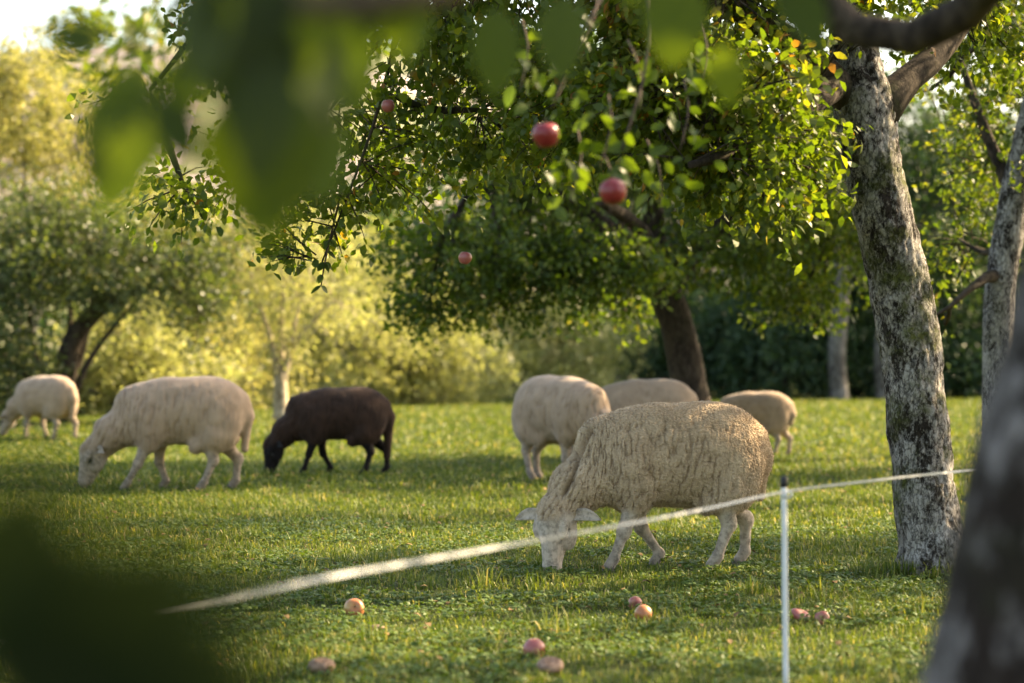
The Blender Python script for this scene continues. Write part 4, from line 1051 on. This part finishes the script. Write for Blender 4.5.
def apple(label, pos, dia, m, rot=(0, 0, 0), squash=1.0, stem=True, group='apples', seed=0, ecc=0):
    ph = np.linspace(0, np.pi, 15); r_ = np.sin(ph) ** .92; z_ = np.cos(ph) * .99
    z_ = z_ - .28 * np.exp(-(r_ / .28) ** 2) * (np.cos(ph) > 0) + .20 * np.exp(-(r_ / .24) ** 2) * (np.cos(ph) < 0)
    r_ = r_ * (1 + .07 * np.cos(ph)); r_[0] = r_[-1] = .002
    V_, F_ = lathe(np.stack([r_, z_], 1) * dia / 2, 24)
    V_[:, 2] *= squash
    V_ = V_ * (1 + (.05 + ecc) * noise3(V_ / dia * 3, seed))[:, None]
    rt = thing('apple', label, 'apple', pos, 0, group); rt.rotation_euler = rot
    link('flesh', mesh('flesh', V_, F_[:, ::-1], m), rt)
    if stem:
        bb = MB(); Vt, Ft = tube(np.array([[0, 0, .30], [.01, 0, .45], [.04, .01, .62]]) * dia, np.array([.02, .018, .025]) * dia, 7); bb.add(Vt, Ft); link('stalk', bb.mesh('stalk', M['twig']), rt)
    return rt
apple('red apple hanging upper left of the pair among the leaves', PX(546, 135, 6.6), .074, M['apple_red'], (R(12), R(-8), 0), seed=1, group='apples hanging on the tree')
apple('red apple hanging lower right of the pair among the leaves', PX(613, 192, 6.7), .076, M['apple_red'], (R(-10), R(14), 1), seed=2, group='apples hanging on the tree')
apple('pale orange apple hanging below left of the red pair', PX(465, 258, 10.4), .058, M['apple_pink'], (0, R(10), 0), seed=3, group='apples hanging on the tree')
apple('pinkish apple hanging at the end of the upper left limb', PX(388, 106, 10.6), .060, M['apple_pink'], (0, R(-10), 0), seed=4, group='apples hanging on the tree')
def fallen(label, px, py, dia, m, rot, **kw):
    d_ = CAMH * FPX / (py - 341.5 + dia * .3 * 220)
    x = (px - 512) / FPX * d_; z = g1(x, d_)
    return apple(label, (x, d_, z + dia * .36), dia, m, rot, group='windfall apples in the grass', **kw)
fallen('yellow apple with an orange cheek lying alone in the grass at left', 354, 609, .080, M['apple_yellow'], (R(70), R(20), 0), seed=5)
fallen('dull pink apple lying in the grass at the bottom centre', 534, 652, .075, M['apple_pink'], (R(110), R(10), 1), seed=6)
fallen('yellow windfall apple beside a pink one below the front sheep', 643, 614, .068, M['apple_yellow'], (R(60), R(50), 2), seed=7)
fallen('small pink windfall apple touching a yellow one below the front sheep', 635, 603, .058, M['apple_pink'], (R(100), R(30), 0), seed=8)
fallen('crushed brown windfall apple below the dull pink one', 550, 671, .085, M['apple_brown'], (R(20), 0, 0), seed=9, squash=.5, stem=False, ecc=.12)
fallen('rotten tan windfall apple at the bottom left by the dark leaves', 322, 672, .085, M['apple_brown'], (R(10), 0, 1), seed=10, squash=.6, stem=False, ecc=.14)
fallen('rotting reddish windfall apple right of the fence post', 801, 619, .075, M['apple_pink'], (R(30), 0, 1), seed=11, squash=.5, stem=False, ecc=.14)
fallen('flattened red windfall apple right of the rotting one by the fence post', 822, 622, .055, M['apple_pink'], (R(80), 0, 0), seed=12, squash=.6, stem=False, ecc=.12)
fallen('flattened pale windfall apple right of the yellow one at left', 377, 628, .05, M['apple_brown'], (0, 0, 0), seed=13, squash=.5, stem=False, ecc=.12)

# ------------------------------------------------------------------ grass
rng = np.random.default_rng(2024)
def scatter(d0, d1, dens, marg=1.0):
    """points on the meadow between two distances, inside the view with some margin"""
    w1 = .225 * d1 + marg
    n = int(dens * (d1 - d0) * 2 * w1)
    y = rng.uniform(d0, d1, n); x = rng.uniform(-w1, w1, n); k = np.abs(x) < .225 * y + marg
    return x[k], y[k]
def blades(x, y, hmin, hmax, wid, lie=.6):
    n = len(x); z = gz(x, y)
    pn = noise3(np.stack([x * .9, y * .9, 0 * x], 1), 31); pn2 = noise3(np.stack([x * 4.5, y * 4.5, 0 * x + 3], 1), 32)
    a = rng.uniform(0, 2 * np.pi, n); bend = rng.gamma(2.0, .40, n) * lie * 2
    h = rng.uniform(hmin, hmax, n) * (1 + .45 * pn + .8 * pn2).clip(.35, 2.2); w = wid * rng.uniform(.7, 1.3, n)
    dx, dy = np.cos(a), np.sin(a); sx, sy = -dy, dx
    B = np.stack([x, y, z - .004], 1); S = np.stack([sx, sy, 0 * sx], 1) * w[:, None]
    D = np.stack([dx, dy, 0 * dx], 1)
    m1 = B + D * (h * .25 * bend)[:, None] + np.array([0, 0, 1]) * (h * .6 / np.sqrt(1 + .1 * bend ** 2))[:, None]
    tip = B + D * (h * .85 * bend)[:, None] + np.array([0, 0, 1]) * (h * np.clip(1 - .35 * bend, .15, 1))[:, None]
    V = np.stack([B - S, B + S, m1 + S * .8, m1 - S * .8, tip], 1).reshape(-1, 3); o = (np.arange(n) * 5)[:, None]
    lv = np.clip(rng.beta(1.5, 2.0, n) * .9 + .16 * pn + .16 * pn2, 0, 1)
    dry = (rng.uniform(0, 1, n) < .05 + .10 * np.clip(pn2 + pn * .6, 0, 1)); lv[dry] = rng.uniform(.9, 1, dry.sum())
    return V, [o + np.array([[0, 1, 2, 3]]), o + np.array([[3, 2, 4]])], np.repeat(lv, 5)
gb = MB()
for d0, d1, dens, h0, h1, wd in ((5.5, 9.0, 4200, .010, .046, .0025), (9.0, 12.5, 3800, .010, .048, .0027), (12.5, 17, 2200, .02, .06, .0034), (17, 24, 900, .02, .065, .0055), (24, 44, 330, .025, .075, .010)):
    x, y = scatter(d0, d1, dens, .6 if d1 < 15 else 1.0)
    bare = noise3(np.stack([x * 1.3, y * 1.3, 0 * x + 9], 1), 71) + .5 * noise3(np.stack([x * 4, y * 4, 0 * x], 1), 72)
    k = rng.uniform(0, 1, len(x)) < sstep(.75, .35, bare) * .85 + .15; x, y = x[k], y[k]
    gb.add(*blades(x, y, h0, h1, wd))
# longer tufts the sheep have left
x, y = scatter(6.0, 26, 2.2, .6); k = np.repeat(np.arange(len(x)), 22)
gb.add(*blades(x[k] + rng.normal(size=len(k)) * .022, y[k] + rng.normal(size=len(k)) * .022, .05, .12, .0028))
for (cx_, cy_, r0) in ((tb[0], tb[1], .24), (mb_[0], mb_[1], .25), (rb[0], rb[1], .18)):
    a = rng.uniform(0, 6.28, 60); rr_ = r0 * rng.uniform(.75, 1.5, 60); k = np.repeat(np.arange(60), 18)
    gb.add(*blades((cx_ + rr_ * np.cos(a))[k] + rng.normal(size=len(k)) * .02, (cy_ + rr_ * np.sin(a))[k] + rng.normal(size=len(k)) * .02, .05, .13, .0028))
tag(link('grass', gb.mesh('grass', M['grass'], False)), 'short grazed grass with dry blades covering the meadow', 'grass', kind='stuff')
# clover and small weeds between the blades
cb = MB()
x, y = scatter(5.5, 14.0, 600, .5); keep = noise3(np.stack([x * 1.6, y * 1.6, 0 * x], 1), 51) > -.1; x, y = x[keep], y[keep]
C0 = np.stack([x, y, gz(x, y) + rng.uniform(.008, .03, len(x))], 1)
for k in range(3):
    a = rng.uniform(0, 6.28, len(x)) + k * 2.1
    Vl, Fl, al = leaves(C0, unit(np.stack([np.cos(a), np.sin(a), rng.uniform(-.1, .5, len(x))], 1)), .021, rng, .85, up=2.0); cb.add(Vl, Fl, al)
tag(link('clover', cb.mesh('clover', M['clover'], False)), 'clover and small weeds between the grass blades', 'clover', kind='stuff')
# fallen leaves and bits of straw
lb = MB()
x, y = scatter(6.5, 20.0, 5.0, .5)
C0 = np.stack([x, y, gz(x, y) + .028], 1); a = rng.uniform(0, 6.28, len(x))
Vl, Fl, al = leaves(C0, unit(np.stack([np.cos(a), np.sin(a), rng.normal(size=len(x)) * .25], 1)), .036, rng, .6, fold=.35, up=3.0); lb.add(Vl, Fl, al)
tag(link('leaf_litter', lb.mesh('leaf_litter', M['straw'], False)), 'brown fallen leaves scattered over the grass', 'leaves', kind='stuff')
